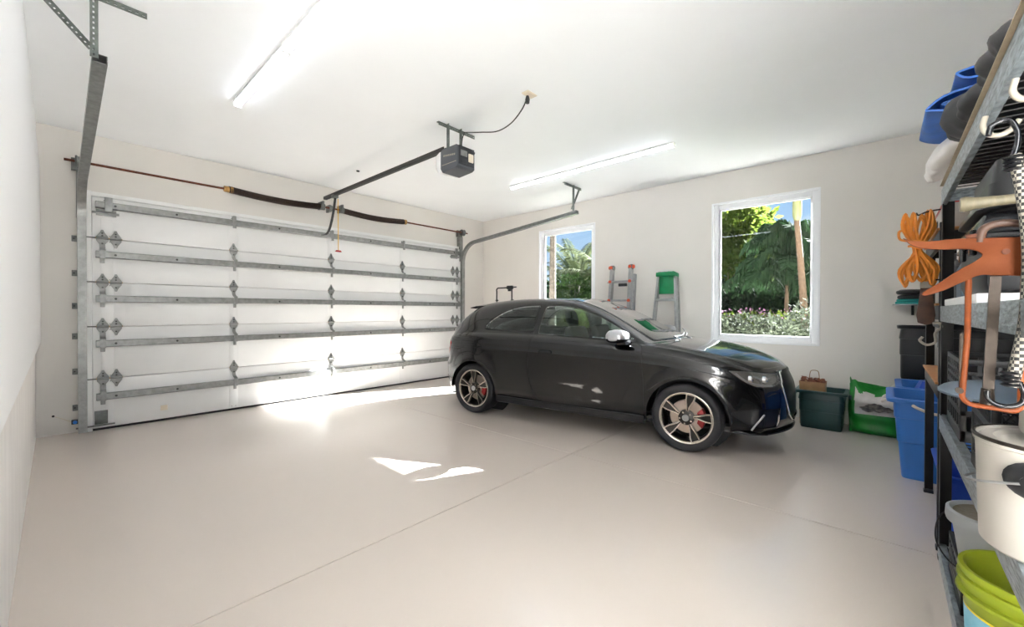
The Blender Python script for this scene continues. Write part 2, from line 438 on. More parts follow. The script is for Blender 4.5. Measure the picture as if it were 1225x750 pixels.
for x in (.37, 5.0): mb.box(x-.09, x+.06, DF-.02, DF-.001, 2.20, 2.262, .003); mb.box(x-.03, x+.03, DF-.064, DF-.056, 2.24, 2.385, .003); mb.cyl((x-.02, DF-.03, 2.225), .012, -.1, .1, 'x', 10)
G(mb, 'top_bracket')
for x in (1.475, 2.683, 3.874):
    mb = MB(); mb.use('galv'); mb.box(x-.018, x+.018, DF-.064, DF-.056, 2.235, 2.385, .002); mb.box(x-.015, x+.015, DF-.012, DF-.001, 2.345, 2.385, .002); G(mb, 'strut_clip')
for x0, x1 in ((.262, .36), (5.02, 5.118)):
    mb = MB(); mb.use('galvd'); mb.box(x0, x1, DF-.006, DF-.0005, .06, .2, .002); mb.cyl(((x0+x1)/2, DF-.03, .055), .008, -.18 if x0 < 1 else -.1, .1, 'x', 10)
    G(mb, 'bottom_bracket')
mb = MB(); mb.use('ivory'); mb.box(.78, .84, DF-.0025, DF-.0002, .115, .17); G(mb, 'door_sticker')
# opening trim: white jambs
struct(MB().box(.205, .248, 5.96, 6.05, 0, 2.44, .004).box(5.132, 5.175, 5.96, 6.05, 0, 2.44, .004).box(.205, 5.175, 5.99, 6.05, 2.395, 2.44, .004).build('trim_2', 'white'))
# tracks
def track(x, side, name, label):
    t = thing(name, label, 'door track', (x, 5.92, 0))
    path = [(0, 0, .012), (0, 0, 1.0), (0, 0, 2.13)]
    A = [(0, .0-.36*(1-math.cos(a)), 2.13+.36*math.sin(a)) for a in np.linspace(.1, math.radians(86), 10)]
    path += A
    e = A[-1]; path.append((0, 3.37-5.92, 2.685))
    w, d, q = .026, .032, .003
    prof = [(-d, -w), (d, -w), (d, -w+.02), (d-q, -w+.02), (d-q, -w+q), (-d+q, -w+q), (-d+q, w-q), (d-q, w-q), (d-q, w-.02), (d, w-.02), (d, w), (-d, w)]
    prof = [(a*side, b) for a, b in prof]
    if side < 0: prof = prof[::-1]
    MB().sweep(prof, path).build('rail', 'galv', t, 30)
    for z in (1.95, 1.603, 1.273, .968, .613, .248):
        mb = MB(); mb.use('galvd'); mb.box(-.068 if side > 0 else -.02, .02 if side > 0 else .068, .118, .126, z-.03, z+.03, .002); mb.box(-.022, .022, .03, .126, z-.02, z+.02, .002)
        mb.use('bolt')
        mb.cyl((-.052*side, .117, z), .008, -.004, .001, 'y', 8)
        mb.build('wall_bracket', None, t)
    mb = MB(); mb.box(-.035, .035, .035, .127, 2.16, 2.62, .003); mb.build('flag_plate', 'galv', t)
    return t
track(.178, 1, 'garage_door_track', 'curved galvanised steel track along left edge of the garage door')
track(5.155, -1, 'garage_door_track', 'curved galvanised steel track at right of garage door, toward the window')
# perforated angle-iron hangers
def angle_iron(mb, p, q, wdir, w=.034, pitch=.03, hint2=None):
    """slotted L angle: two flanges, each a strip of cells with a slot"""
    p, q = Vector(p), Vector(q); t = (q-p); L = t.length; t.normalize()
    a = Vector(wdir); a = (a-t*a.dot(t)).normalized(); b = t.cross(a)
    n = max(1, int(L/pitch))
    for d in (a, b):
        for i in range(n):
            s0, s1 = L*i/n, L*(i+1)/n; m0, m1 = s0+(s1-s0)*.28, s0+(s1-s0)*.72
            o = [p+t*s0, p+t*s1, p+t*s1+d*w, p+t*s0+d*w]; r = [p+t*m0+d*w*.42, p+t*m1+d*w*.42, p+t*m1+d*w*.66, p+t*m0+d*w*.66]
            mb.add(o+r, [(0, 1, 5, 4), (1, 2, 6, 5), (2, 3, 7, 6), (3, 0, 4, 7)])
def solid(o, th=.003):
    md = o.modifiers.new('thickness', 'SOLIDIFY'); md.thickness = th; md.offset = 0; return o
def hanger(x, s, label):
    t = thing('track_hanger', label, 'hanger bracket', (x, 3.33, H))
    mb = MB(); angle_iron(mb, (-.22, 0, -.002), (.21, 0, -.002), (0, 0, -1)); solid(mb.build('ceiling_bar', 'bracket', t, 0))
    mb = MB(); angle_iron(mb, (0, .012, 0), (0, .012, -.36), (s, 0, 0)); solid(mb.build('upright', 'bracket', t, 0))
    mb = MB()
    if s < 0: angle_iron(mb, (-.01, .05, -.29), (-.21, .19, -.004), (0, 1, 0))
    else: angle_iron(mb, (.02, .02, -.33), (.19, 0, -.006), (0, 1, 0))
    solid(mb.build('diagonal_brace', 'bracket', t, 0))
    return t
hanger(.17, -1, 'slotted angle iron hanger holding the left door track to the ceiling')
hanger(4.98, 1, 'slotted angle iron hanger holding the right door track above the small window')
# torsion springs on their shaft
ts = thing('torsion_spring_shaft', 'rusty shaft with two dark torsion springs above the garage door', 'spring shaft', (2.66, 5.93, 2.70))
MB().cyl((0, 0, 0), .0125, -2.60, 2.62, 'x', 12).build('shaft', 'rust', ts)
for a, b in ((-1.24, -.12), (.16, 1.22)):
    N = 64; pts = []
    sag = lambda u: -.03*math.sin(PI*u)
    for i in range(N*8+1):
        u = i/(N*8); an = 2*PI*i/8; pts.append((a+(b-a)*u, .036*math.cos(an), .036*math.sin(an)+sag(u)))
    mb = MB(); mb.tube(pts, .0082, 6); mb.tube([(a+(b-a)*u, 0, sag(u)) for u in np.linspace(0, 1, 9)], .027, 10)
    mb.build('spring', 'spring', ts)
    e = a if a < -.5 else b
    mb = MB(); mb.lathe([(.013, -.05), (.034, -.05), (.036, 0), (.04, .015), (.04, .04), (.013, .045)], 16, (e, 0, 0), 'x'); mb.build('winding_cone', 'brass', ts)
    e = b if a < -.5 else a
    mb = MB(); mb.lathe([(.013, -.03), (.045, -.03), (.045, .03), (.013, .03)], 16, (e, 0, 0), 'x'); mb.box(e-.012, e+.012, -.05, .118, -.03, .075, .003); mb.build('end_bracket', 'galvd', ts)
mb = MB(); mb.lathe([(.013, -.02), (.04, -.02), (.04, .02), (.013, .02)], 14, (0, 0, 0), 'x'); mb.box(-.015, .015, 0, .118, -.05, .05, .003); mb.build('center_bearing', 'galv', ts)
for x in (-2.49, 2.50):
    mb = MB(); mb.lathe([(.013, -.035), (.055, -.035), (.06, -.025), (.05, -.015), (.05, .02), (.06, .03), (.013, .03)], 20, (x, 0, 0), 'x'); mb.build('cable_drum', 'galvd', ts)
    mb = MB(); mb.box(x-.06, x+.06, .07, .119, -.07, .05, .003); mb.build('drum_bracket', 'galvd', ts)
# opener
op = thing('garage_door_opener', 'dark grey garage door opener box hanging from the ceiling on straps', 'garage door opener', (2.605, 3.07, 2.56))
def O(mb): mb.v = [(x-2.605, y-3.07, z-2.56) for x, y, z in mb.v]; return mb
mb = MB(); X0, X1, Y0, Y1, Z0, Z1 = 2.5, 2.715, 2.945, 3.20, 2.57, 2.785
ring = lambda y, i, dz: [(X0+i, y, Z0+i*.8+dz), (X1-i, y, Z0+i*.8+dz), (X1-i, y, Z1-i*.6), (X0+i, y, Z1-i*.6)]
mb.use('opener'); mb.prism([(Y0, Z0+.015), (Y0+.03, Z0), (Y1-.03, Z0-.012), (Y1, Z0+.03), (Y1, Z1-.02), (Y1-.03, Z1), (Y0+.02, Z1), (Y0, Z1-.02)], 'x', X0, X1, .008)
O(mb).build('motor_housing', None, op)
mb = MB(); mb.use('openerd')
mb.box(X0+.012, X1-.012, Y0-.008, Y0+.004, Z0+.03, Z1-.012, .004)
mb.use('galv'); mb.box(X0+.03, X0+.11, Y0-.013, Y0-.005, Z0+.11, Z0+.165, .004); mb.use('ivory'); mb.box(X0+.125, X1-.03, Y0-.02, Y0-.004, Z0+.07, Z0+.15, .008)
mb.use('openerd'); mb.box(X0+.03, X0+.11, Y0-.016, Y0-.004, Z0+.045, Z0+.085, .004); mb.cyl((X1-.04, Y0-.02, Z0+.165), .014, -.012, .012, 'x', 12)
O(mb).build('rear_panel', None, op)
mb = MB(); mb.prism([(Z0+.03, Y1-.005), (Z0-.005, Y1+.03), (Z0+.05, Y1+.075), (Z1-.04, Y1+.075), (Z1-.015, Y1+.02), (Z1-.015, Y1-.005)], 'x', X0+.004, X1-.004, .006)
mb.v = [(x, z, y) for x, y, z in mb.v]; O(mb).build('light_lens', 'lens', op)
mb = MB(); mb.use('bone')
for i, l in enumerate((.02, .03, .022, .03, .018, .026)): mb.box(X0-.0015, X0+.001, 2.98+i*.03, 2.98+i*.03+.022, Z0+.118+i*.0035, Z0+.134+i*.0035)
mb.box(X0-.0012, X0+.001, 2.965, 3.175, Z0+.055, Z0+.062)
O(mb).build('name_strip', None, op)
mb = MB(); mb.prism([(-.022, -.02), (.022, -.02), (.022, .02), (.012, .02), (.012, -.012), (-.012, -.012), (-.012, .02), (-.022, .02)], 'y', 0, 1)
mb.v = [(2.58+x-.03*(1-y), 3.19+y*2.74, 2.805+z+y*.02) for x, y, z in mb.v]; O(mb).build('rail', 'blacksteel', op)
mb = MB(); angle_iron(mb, (2.44, 3.15, H-.001), (2.90, 3.15, H-.001), (0, 0, -1)); solid(O(mb).build('ceiling_bar', 'bracket', op, 0))
for x in (2.53, 2.69):
    mb = MB(); angle_iron(mb, (x, 3.14, H-.005), (x, 3.14, Z1-.005), (1, 0, 0)); solid(O(mb).build('hanging_strap', 'bracket', op, 0))
mb = MB(); mb.use('galvd'); mb.box(2.545, 2.615, 5.58, 5.66, 2.775, 2.815, .004); O(mb).build('trolley', None, op)
mb = MB(); mb.use('cord'); P = spline([(2.585, 5.62, 2.78), (2.58, 5.66, 2.6), (2.575, 5.75, 2.4), (2.565, 5.84, 2.31), (2.53, 5.93, 2.295)], 6)
mb.sweep([(-.016, -.003), (.016, -.003), (.016, .003), (-.016, .003)], P); mb.box(2.44, 2.54, 5.925, 5.95, 2.27, 2.32, .003); O(mb).build('door_arm', None, op)
mb = MB(); mb.use('yellow'); mb.tube([(2.62, 5.61, 2.77), (2.622, 5.61, 2.4), (2.625, 5.61, 2.06)], .005, 6)
mb.use('red'); mb.prism([(-.045, 0), (.045, 0), (.03, .022), (-.03, .022)], 'y', -.012, .012, .004); 
k = 3*6
mb.v = mb.v[:k]+[(x+2.625, y+5.61, z+2.04) for x, y, z in mb.v[k:]]
O(mb).build('release_cord', None, op)
P = spline([(2.74, 3.13, H-.02), (2.80, 2.95, H-.05), (2.79, 2.72, H-.11), (2.74, 2.5, H-.12), (2.68, 2.32, H-.08), (2.645, 2.235, H-.03), (2.64, 2.22, H-.012)], 8)
P = spline([(2.70, 3.13, 2.80), (2.72, 3.13, 2.95), (2.74, 3.12, H-.03)], 5)[:-1] + P
mb = MB(); mb.use('cord'); mb.tube(P, .0055, 6); mb.lathe([(0, 0), (.016, 0), (.02, .03), (.012, .06), (0, .06)], 12, (2.64, 2.22, H-.07)); O(mb).build('power_cord', None, op)
t = thing('ceiling_outlet', 'ivory outlet plate on the ceiling where the opener cord plugs in', 'outlet', (2.64, 2.20, H))
MB().box(-.06, .06, -.036, .036, -.008, 0, .003).build('plate', 'ivory', t)
MB().box(-.018, .018, -.03, .012, -.011, -.007, .002).build('socket', 'ivory', t)
tag(MB().lathe([(0, -.012), (.018, -.012), (.022, -.004), (.022, 0), (0, 0)], 14, (2.62, 5.05, H)).build('ceiling_button', 'openerd'), 'small dark round disc on the ceiling above the opener rail', 'ceiling fitting')
# LED battens
def batten(x, y0, y1, label):
    t = thing('batten_light', label, 'ceiling light', (x, (y0+y1)/2, H+.001), group='tube lights in two rows on the ceiling'); L = (y1-y0)/2-.004
    MB().prism([(-.036, 0), (-.034, -.022), (.034, -.022), (.036, 0)], 'y', -L, L).build('housing', 'fix', t)
    for s in (-1, 1): MB().box(-.03, .03, s*L-.006, s*L+.006, -.05, 0, .003).build('end_cap', 'fix', t)
    pr = [(.027*math.cos(a), -.023-.024*math.sin(a)) for a in np.linspace(0, PI, 9)]
    MB().prism(pr, 'y', -L+.008, L-.008).build('diffuser', 'lamp', t)
batten(1.06, 3.03, 4.155, 'lit tube light of the left ceiling row, nearer the garage door')
batten(1.06, 1.9, 3.025, 'lit tube light of the left ceiling row, farther from the garage door')
batten(4.43, 2.90, 4.03, 'lit tube light of the right ceiling row, nearer the garage door')
batten(4.43, 1.68, 2.895, 'lit tube light of the right ceiling row, farther from the garage door')
# safety sensor
t = thing('safety_sensor', 'small black sensor with blue cap low on the left door track', 'sensor', (.145, 5.97, .12))
MB().box(-.045, .02, -.02, .02, -.022, .022, .006).build('body', 'blackpl', t)
MB().lathe([(0, -.012), (.016, -.012), (.016, .012), (0, .012)], 12, (-.02, -.022, 0), 'y').build('cap', 'blueclip', t)
MB().box(.0, .05, -.008, .078, -.012, .012, .002).build('bracket', 'galvd', t)
MB().tube(spline([(-.045, .03, 0), (-.1, .07, .03), (-.165, .074, .07)], 6), .003, 6).build('cable', 'ivory', t)
MB().cyl((-.165, .07, .07), .01, -.004, .008, 'y', 10).build('cable_clip', 'bolt', t)

# ------------------------------------------------------------------ ladders and cart along the window wall
def rail_box(mb, p, q, w, d, side=(0, 1, 0)):
    mb.sweep([(-w, -d), (w, -d), (w, d), (-w, d)], [p, q], side)
t = thing('multi_position_ladder', 'folded aluminium ladder with orange locks leaning by the small window', 'ladder', (5.6, 2.95, 0))
for y in (-.165, .165):
    mb = MB(); rail_box(mb, (-.10, y, 0), (.12, y*.92, 1.9), .022, .036); mb.build('side_rail', 'alu', t)
    mb = MB(); rail_box(mb, (-.03, y*1.22, 0), (.17, y*1.15, 1.78), .014, .03); mb.build('side_rail', 'alu', t)
    mb = MB(); mb.lathe([(0, -.03), (.036, -.03), (.04, -.02), (.04, .02), (.036, .03), (0, .03)], 16, (.115, y*.92, 1.885), 'y'); mb.build('hinge_joint', 'galvd', t)
    mb = MB(); mb.lathe([(0, -.012), (.026, -.012), (.03, 0), (.026, .012), (0, .012)], 14, (.115-.0, y*.92+(.04 if y > 0 else -.04), 1.89), 'y'); mb.lathe([(0, 0), (.024, 0), (.024, .02), (0, .02)], 12, (.07, y*.92, 1.89), 'x'); mb.build('lock_knob', 'oplastic', t)
for i in range(6):
    z = .25+i*.285; x = -.1+.22*z/1.9
    mb = MB(); mb.box(x-.03, x+.03, -.165, .165, z-.014, z+.014, .004); mb.build('rung', 'alu', t)
    if i > 2:
        for y in (-.165, .165):
            mb = MB(); mb.lathe([(0, -.03), (.022, -.03), (.024, -.015), (.0, -.014)], 12, (x-.02, y*.97, z), 'x'); mb.build('rung_lock', 'oplastic', t)
mb = MB(); mb.box(.07, .1, -.215, .215, 1.655, 1.675, .004); mb.build('spreader_plate', 'alu', t)
mb = MB(); mb.box(.05, .09, -.11, .02, 1.60, 1.645, .004); mb.build('warning_label', 'blackpl', t)
for y in (-.165, .165): MB().box(-.14, -.06, y-.03, y+.03, 0, .05, .008).build('foot', 'blackpl', t)

t = thing('step_ladder', 'folded aluminium step ladder with green plastic top leaning by the large window', 'ladder', (5.58, 2.24, 0))
lean = lambda z: -.1+.19*z/1.75
mb = MB(); n = .135
mb.box(-.07, .08, -n, n, -.045, .012, .01); mb.box(-.05, .06, -n+.02, n-.02, .008, .02, .004)
for q in range(4): mb.box(-.03, .03, -.1+q*.06, -.1+q*.06+.025, .018, .026, .003)
o = mb.build('top_cap', 'greenpl', t); o.location = (lean(1.75), 0, 1.75); o.rotation_euler = (0, math.radians(6), 0)
mb = MB(); mb.prism([(-.105, 1.47), (.105, 1.47), (.098, 1.71), (-.098, 1.71)], 'x', lean(1.6)-.012, lean(1.6)+.004, .003); mb.build('back_panel', 'greenpl', t)
for s in (-1, 1):
    mb = MB(); rail_box(mb, (lean(0), s*.225, 0), (lean(1.72), s*.115, 1.72), .014, .034); mb.build('side_rail', 'alu', t)
    mb = MB(); rail_box(mb, (lean(0)+.09, s*.25, 0), (lean(1.70)+.045, s*.125, 1.70), .011, .022); mb.build('side_rail', 'galv', t)
    mb = MB(); mb.tube([(lean(1.36), s*.125, 1.36), (lean(1.25), s*.085, 1.425)], .006, 6); mb.build('step_brace', 'alu', t)
    mb = MB(); mb.box(lean(0)-.045, lean(0)+.13, s*.235-.03, s*.235+.03, 0, .04, .008); mb.build('foot', 'greenpl', t)
for i in range(4):
    z = .32+i*.36; y = .225-.11*z/1.72
    mb = MB(); mb.box(lean(z)-.05, lean(z)+.035, -y, y, z-.03, z, .004)
    for q in range(3): mb.box(lean(z)-.04+q*.022, lean(z)-.03+q*.022, -y+.01, y-.01, z-.002, z+.004)
    mb.build('step', 'alu', t)
mb = MB(); mb.box(lean(1.0)+.05, lean(1.0)+.06, -.17, .17, .96, 1.02, .003); mb.build('rear_brace', 'galv', t)

t = thing('hand_cart', 'black tubular cart handle standing in the corner behind the car', 'hand cart', (5.45, 5.12, 0))
U = [(.02, .19, .12), (.0, .19, 1.0)] + [(0, .19, 1.60)] + arc((.15, 1.60), .045, 0, 90, 5, 'yz', 0) + [(0, .0, 1.645)] + arc((-.14, 1.60), .045, 90, 180, 5, 'yz', 0) + [(0, -.19, 1.0), (.02, -.19, .12)]
MB().tube(U, .0125, 10).build('handle', 'blacksteel', t)
mb = MB(); mb.box(-.03, .03, -.2, -.08, 1.615, 1.68, .01); mb.box(-.02, .02, -.15, -.10, 1.58, 1.62, .006); mb.cyl((0, -.2, 1.65), .012, -.09, .02, 'y', 10); mb.build('lever_housing', 'blackpl', t)
for y in (-.19, .19):
    mb = MB(); mb.cyl((0, y, 1.42), .008, -.03, .03, 'x', 8); mb.lathe([(0, 0), (.014, 0), (.014, .016), (0, .016)], 10, (0, y-.03, 1.42), 'y'); mb.build('wing_nut', 'blackpl', t)
    mb = MB(); mb.lathe([(.03, -.02), (.09, -.025), (.1, 0), (.09, .025), (.03, .02)], 22, (.06, y*1.25, .1), 'y'); mb.build('wheel', 'tyre', t)
mb = MB(); mb.tube([(.02, -.19, .5), (.02, .19, .5)], .01, 8); mb.tube([(.02, -.19, .9), (.02, .19, .9)], .01, 8); mb.tube([(.06, -.25, .1), (.06, .25, .1)], .01, 8); mb.build('crossbar', 'blacksteel', t)
mb = MB(); mb.box(-.25, .03, -.17, .17, .0, .012, .004); mb.box(.01, .035, -.17, .17, 0, .2, .004); mb.build('toe_plate', 'blacksteel', t)

# ------------------------------------------------------------------ things standing at the window wall
def tote_rings(L, Wd, Hh, taper, r=.04, n=5):
    def rr(a, b, z, r):
        out = []
        for cx, cy, s in ((a-r, b-r, 0), (-a+r, b-r, 90), (-a+r, -b+r, 180), (a-r, -b+r, 270)):
            for k in range(n):
                t_ = math.radians(s+90*k/(n-1)); out.append((cx+r*math.cos(t_), cy+r*math.sin(t_), z))
        return out
    return rr
def tote(name, label, cat, loc, rz, L, Wd, Hh, m, taper=.82, rim=.025, group=None, ribs=True):
    t = thing(name, label, cat, loc, rz, group); rr = tote_rings(L, Wd, Hh, taper)
    a, b = L/2, Wd/2; mb = MB(); R = []
    R.append(rr(a*taper, b*taper, 0, .03)); R.append(rr(a*taper+.004, b*taper+.004, .012, .035))
    for f in (.45, .455, .75, .755): 
        k = taper+(1-taper)*f; e = .0 if f in (.45, .75) else .006
        R.append(rr(a*k*.985+e, b*k*.985+e, Hh*f, .04))
    R.append(rr(a-.012, b-.012, Hh-.035, .045)); R.append(rr(a+rim, b+rim, Hh-.03, .05)); R.append(rr(a+rim+.004, b+rim+.004, Hh-.006, .05)); R.append(rr(a+rim-.004, b+rim-.004, Hh, .05))
    R.append(rr(a-.01, b-.01, Hh-.001, .045)); R.append(rr(a-.016, b-.016, Hh-.04, .045)); R.append(rr(a*taper-.004, b*taper-.004, .012, .03))
    mb.loft(R, True, True); mb.build('body', m, t, 40)
    return t
tt = tote('storage_tote', 'dark green open storage tote standing beside the car nose', 'storage tote', (5.53, .50, 0), 0, .36, .40, .40, 'tealtote', .86)
for s in (-1, 1):
    mb = MB(); mb.box(-.09, .09, s*.235-.012, s*.235+.012, .33, .375, .006); mb.build('handle', 'tealtote', tt)
t = thing('paper_bag', 'brown paper carrier bag with dry leaves in the dark green tote', 'paper bag', (5.52, .58, .02))
R = []
for z, k in ((0, .95), (.2, 1), (.40, 1.0), (.46, 1.03)):
    w, d = .11*k, .09*k; R.append([(-d, -w, z), (d, -w, z), (d*.96, 0, z), (d, w, z), (-d, w, z), (-d*.96, 0, z)])
mb = MB(); mb.loft(R, True, False); mb.add(R[0], [(0, 1, 2, 3, 4, 5)]); solid(mb.build('bag', 'paper', t, 20), .002)
MB().tube(spline([(.06, -.05, .45), (.07, -.045, .53), (.07, -.03, .565), (.07, .02, .565), (.07, .035, .53), (.06, .04, .45)], 6), .004, 6).build('handle', 'paper', t)
mb = MB()
for i in range(160):
    x, y, z = rnd.uniform(-.08, .08), rnd.uniform(-.1, .1), .43+rnd.random()*.06
    a = Vector((rnd.uniform(-1, 1), rnd.uniform(-1, 1), rnd.uniform(-.5, .5))).normalized()*.022; b_ = a.orthogonal().normalized()*.012; c = Vector((x, y, z))
    mb.add([c-a, c+b_, c+a, c-b_], [(0, 1, 2, 3)])
o = tag(mb.build('dry_leaves', 'dryleaf', None, 0, merge=False, loc=(5.52, .58, .02)), 'brown dry leaves filling the paper bag', 'leaves', None, 'stuff')

t = thing('soil_bag', 'plump green and white printed sack slumped against the window wall', 'sack', (5.60, .075, 0))
mb = MB(); NU, NV = 96, 60; hw, hd, hh = .205, .13, .50
grid = []
for j in range(NV+1):
    v = j/NV; z = hh*v; row = []
    pinch = 1-.93*max(0, (v-.62)/.38)**1.6; base = 1-.25*(1-min(1, v/.1))**2
    for i in range(NU):
        a = 2*PI*i/NU; ca, sa = math.cos(a), math.sin(a)
        e = .38
        x = hd*math.copysign(abs(ca)**e, ca)*pinch*base*(1+.05*math.sin(7*v*PI+a*2)); y = hw*math.copysign(abs(sa)**e, sa)*(1-.03*math.sin(v*PI*3))*(.97 if v > .9 else 1)
        sag = (-.07*max(0, 1-abs(y)/hw)**.8+.05*(y/hw if y > 0 else 0)-.012*math.sin(a*9))*max(0, (v-.6)/.4)
        row.append((x+.01*math.sin(5*a+9*v), y, z+sag))
    grid.append(row)
mb.use('baggreen'); mb.use('bagwhite')
for j in range(NV):
    for i in range(NU):
        a, b, c, d = grid[j][i], grid[j][(i+1) % NU], grid[j+1][(i+1) % NU], grid[j+1][i]
        yy = (a[1]+c[1])/2; zz = j/NV
        mb.use('bagwhite' if (.385 < zz < .86+.04*math.sin(yy*40)+.02*math.sin(yy*97) and yy < .155) else 'baggreen'); mb.add([a, b, c, d], [(0, 1, 2, 3)])
mb.use('baggreen'); mb.add(grid[0], [tuple(range(NU))]); mb.add(grid[-1], [tuple(range(NU))])
mb.build('sack', None, t, 50)
mb = MB(); mb.use('print')
for (y, z, ry, rz_) in ((-.03, .275, .075, .035), (.05, .262, .06, .03), (-.10, .27, .05, .022), (.0, .30, .05, .018)):
    P = [(-.144-.004*math.cos(3*a_), y+ry*math.cos(a_)*(1+.2*math.sin(5*a_)), z+rz_*math.sin(a_)*(1+.2*math.cos(4*a_))) for a_ in np.linspace(0, 2*PI, 24, endpoint=False)]
    mb.add(P, [tuple(range(24))])
mb.build('printed_picture', None, t, 0)
def recyc(loc, label):
    t = tote('storage_bin', label, 'storage bin', loc, 0, .56, .46, .60, 'bluebin', .74, .03)
    mb = MB(); mb.tube(spline([(-.30, .12, .56), (-.325, .09, .545), (-.335, .0, .52), (-.325, -.09, .545), (-.30, -.12, .56)], 6), .011, 8); mb.build('rope_handle', 'rope', t)
    mb = MB(); mb.tube(spline([(-.12, .25, .56), (-.08, .275, .545), (0, .285, .52), (.08, .275, .545), (.12, .25, .56)], 6), .011, 8); mb.build('rope_handle', 'rope', t)
    return t
recyc((4.44, -.27, 0), 'blue plastic bin with rope handles on the floor, nearest the shelves')
recyc((5.08, -.33, 0), 'blue plastic bin with rope handles on the floor, nearest the window wall')
tag(MB().loft([[(x*k, y*k, z) for x, y in ((-.12, -.1), (.1, -.12), (.14, .02), (.08, .12), (-.1, .1))] for z, k in ((.02, .8), (.2, 1), (.5, 1.05), (.63, .6))]).build('cloth_bundle', 'bluedark', None, 40, loc=(5.1, -.3, 0)), 'dark blue cloth bundle sticking out of the rear blue bin', 'cloth')
# wall mounted black bin and little shelf above it
t = tote('waste_bin', 'black plastic bin hung on the window wall above the blue bins', 'bin', (5.675, -.215, .575), 0, .24, .225, .525, 'blackpl', .86, .014)
mb = MB(); mb.box(.105, .145, -.09, .09, .44, .50, .005); mb.build('hanger', 'blackpl', t)
t = thing('wall_shelf', 'small grey wall shelf on the window wall holding a teal cloth', 'wall shelf', (5.7, -.2, 1.31))
MB().box(-.09, .121, -.095, .15, -.012, .0, .003).build('board', 'alu', t)
MB().box(.02, .121, -.01, .01, -.11, -.012, .003).build('bracket', 'blackpl', t)
tag(MB().box(-.085, .1, -.09, .13, 0, .028, .012).box(-.083, .09, -.088, .12, .028, .05, .01).build('folded_cloth', 'teal', None, 40, loc=(5.7, -.2, 1.31)), 'folded teal cloth on the small wall shelf', 'cloth')
for i, z in enumerate((.05, .10)):
    mb = MB(); mb.loft([[(x*k, y*k, zz) for x, y in [(.09*math.cos(a), .105*math.sin(a)) for a in np.linspace(0, 2*PI, 20, endpoint=False)]] for zz, k in ((0, .9), (.012, 1), (.03, .98), (.045, .7))])
    tag(mb.build('knee_pad', 'blackpl', None, 40, loc=(5.7, -.19+.01*i, 1.31+z)), ('lower' if i == 0 else 'upper') + ' black pad stacked on the teal cloth', 'pad')

# ------------------------------------------------------------------ storage racks along the back wall
FY, BY = -.205, -.655
def rack(x0, x1, levels, ztop, label, beam='rackbeam', deck='wire'):
    t = thing('storage_rack', label, 'storage rack', ((x0+x1)/2, (FY+BY)/2, 0)); cx, cy = (x0+x1)/2, (FY+BY)/2
    hx, hy = (x1-x0)/2, (FY-BY)/2
    for sx in (-1, 1):
        for sy in (-1, 1):
            mb = MB(); w, q = .045, .004
            X, Y = sx*hx, sy*hy
            P = [(X, Y), (X-sx*w, Y), (X-sx*w, Y-sy*q), (X-sx*q, Y-sy*q), (X-sx*q, Y-sy*w), (X, Y-sy*w)]
            mb.prism(P, 'z', 0, ztop, .0015)
            mb.build('post', 'rackpost', t)
            MB().box(X-sx*.045 if sx > 0 else X-.004, X+.004 if sx > 0 else X+.045, Y-sy*.045 if sy > 0 else Y-.004, Y+.004 if sy > 0 else Y+.045, 0, .018, .003).build('foot_cap', 'blackpl', t)
    for zt in levels:
        for sy in (-1, 1):
            mb = MB(); Y = sy*(hy+.002)
            pr = [(Y, zt-.075), (Y, zt), (Y-sy*.03, zt), (Y-sy*.03, zt-.012), (Y-sy*.006, zt-.012), (Y-sy*.006, zt-.068), (Y-sy*.02, zt-.075)]
            mb.prism(pr, 'x', -hx+.006, hx-.006, .0018); mb.build('beam', beam, t)
        for sx in (-1, 1):
            mb = MB(); X = sx*hx
            mb.prism([(X-sx*.004, zt-.06), (X-sx*.004, zt-.008), (X-sx*.026, zt-.008), (X-sx*.026, zt-.014), (X-sx*.01, zt-.014), (X-sx*.01, zt-.06)], 'y', -hy+.006, hy-.006)
            mb.build('side_beam', beam, t)
        if deck == 'wire':
            mb = MB(); n = int(2*hx/.055)
            for i in range(1, n): x = -hx+2*hx*i/n; mb.tube([(x, -hy+.012, zt-.004), (x, hy-.012, zt-.004)], .0026, 5)
            for y in (-hy+.03, -hy*.33, hy*.33, hy-.03): mb.tube([(-hx+.02, y, zt-.009), (hx-.02, y, zt-.009)], .0034, 5)
            mb.build('wire_deck', 'wire', t)
        else:
            MB().box(-hx+.006, hx-.006, -hy+.006, hy+.012, zt, zt+.012, .002).build('board', deck, t)
    return t
NX0, NX1 = 1.02, 2.985
rack(NX0, NX1, (.075, .725, 1.265, 1.845), 1.85, 'long black storage rack with hammered grey beams and wire decks beside the camera')
rack(3.06, 4.03, (.86, 1.27, 1.66), 1.70, 'shorter black storage rack with plywood shelves behind the first rack', 'rackpost', 'ply')

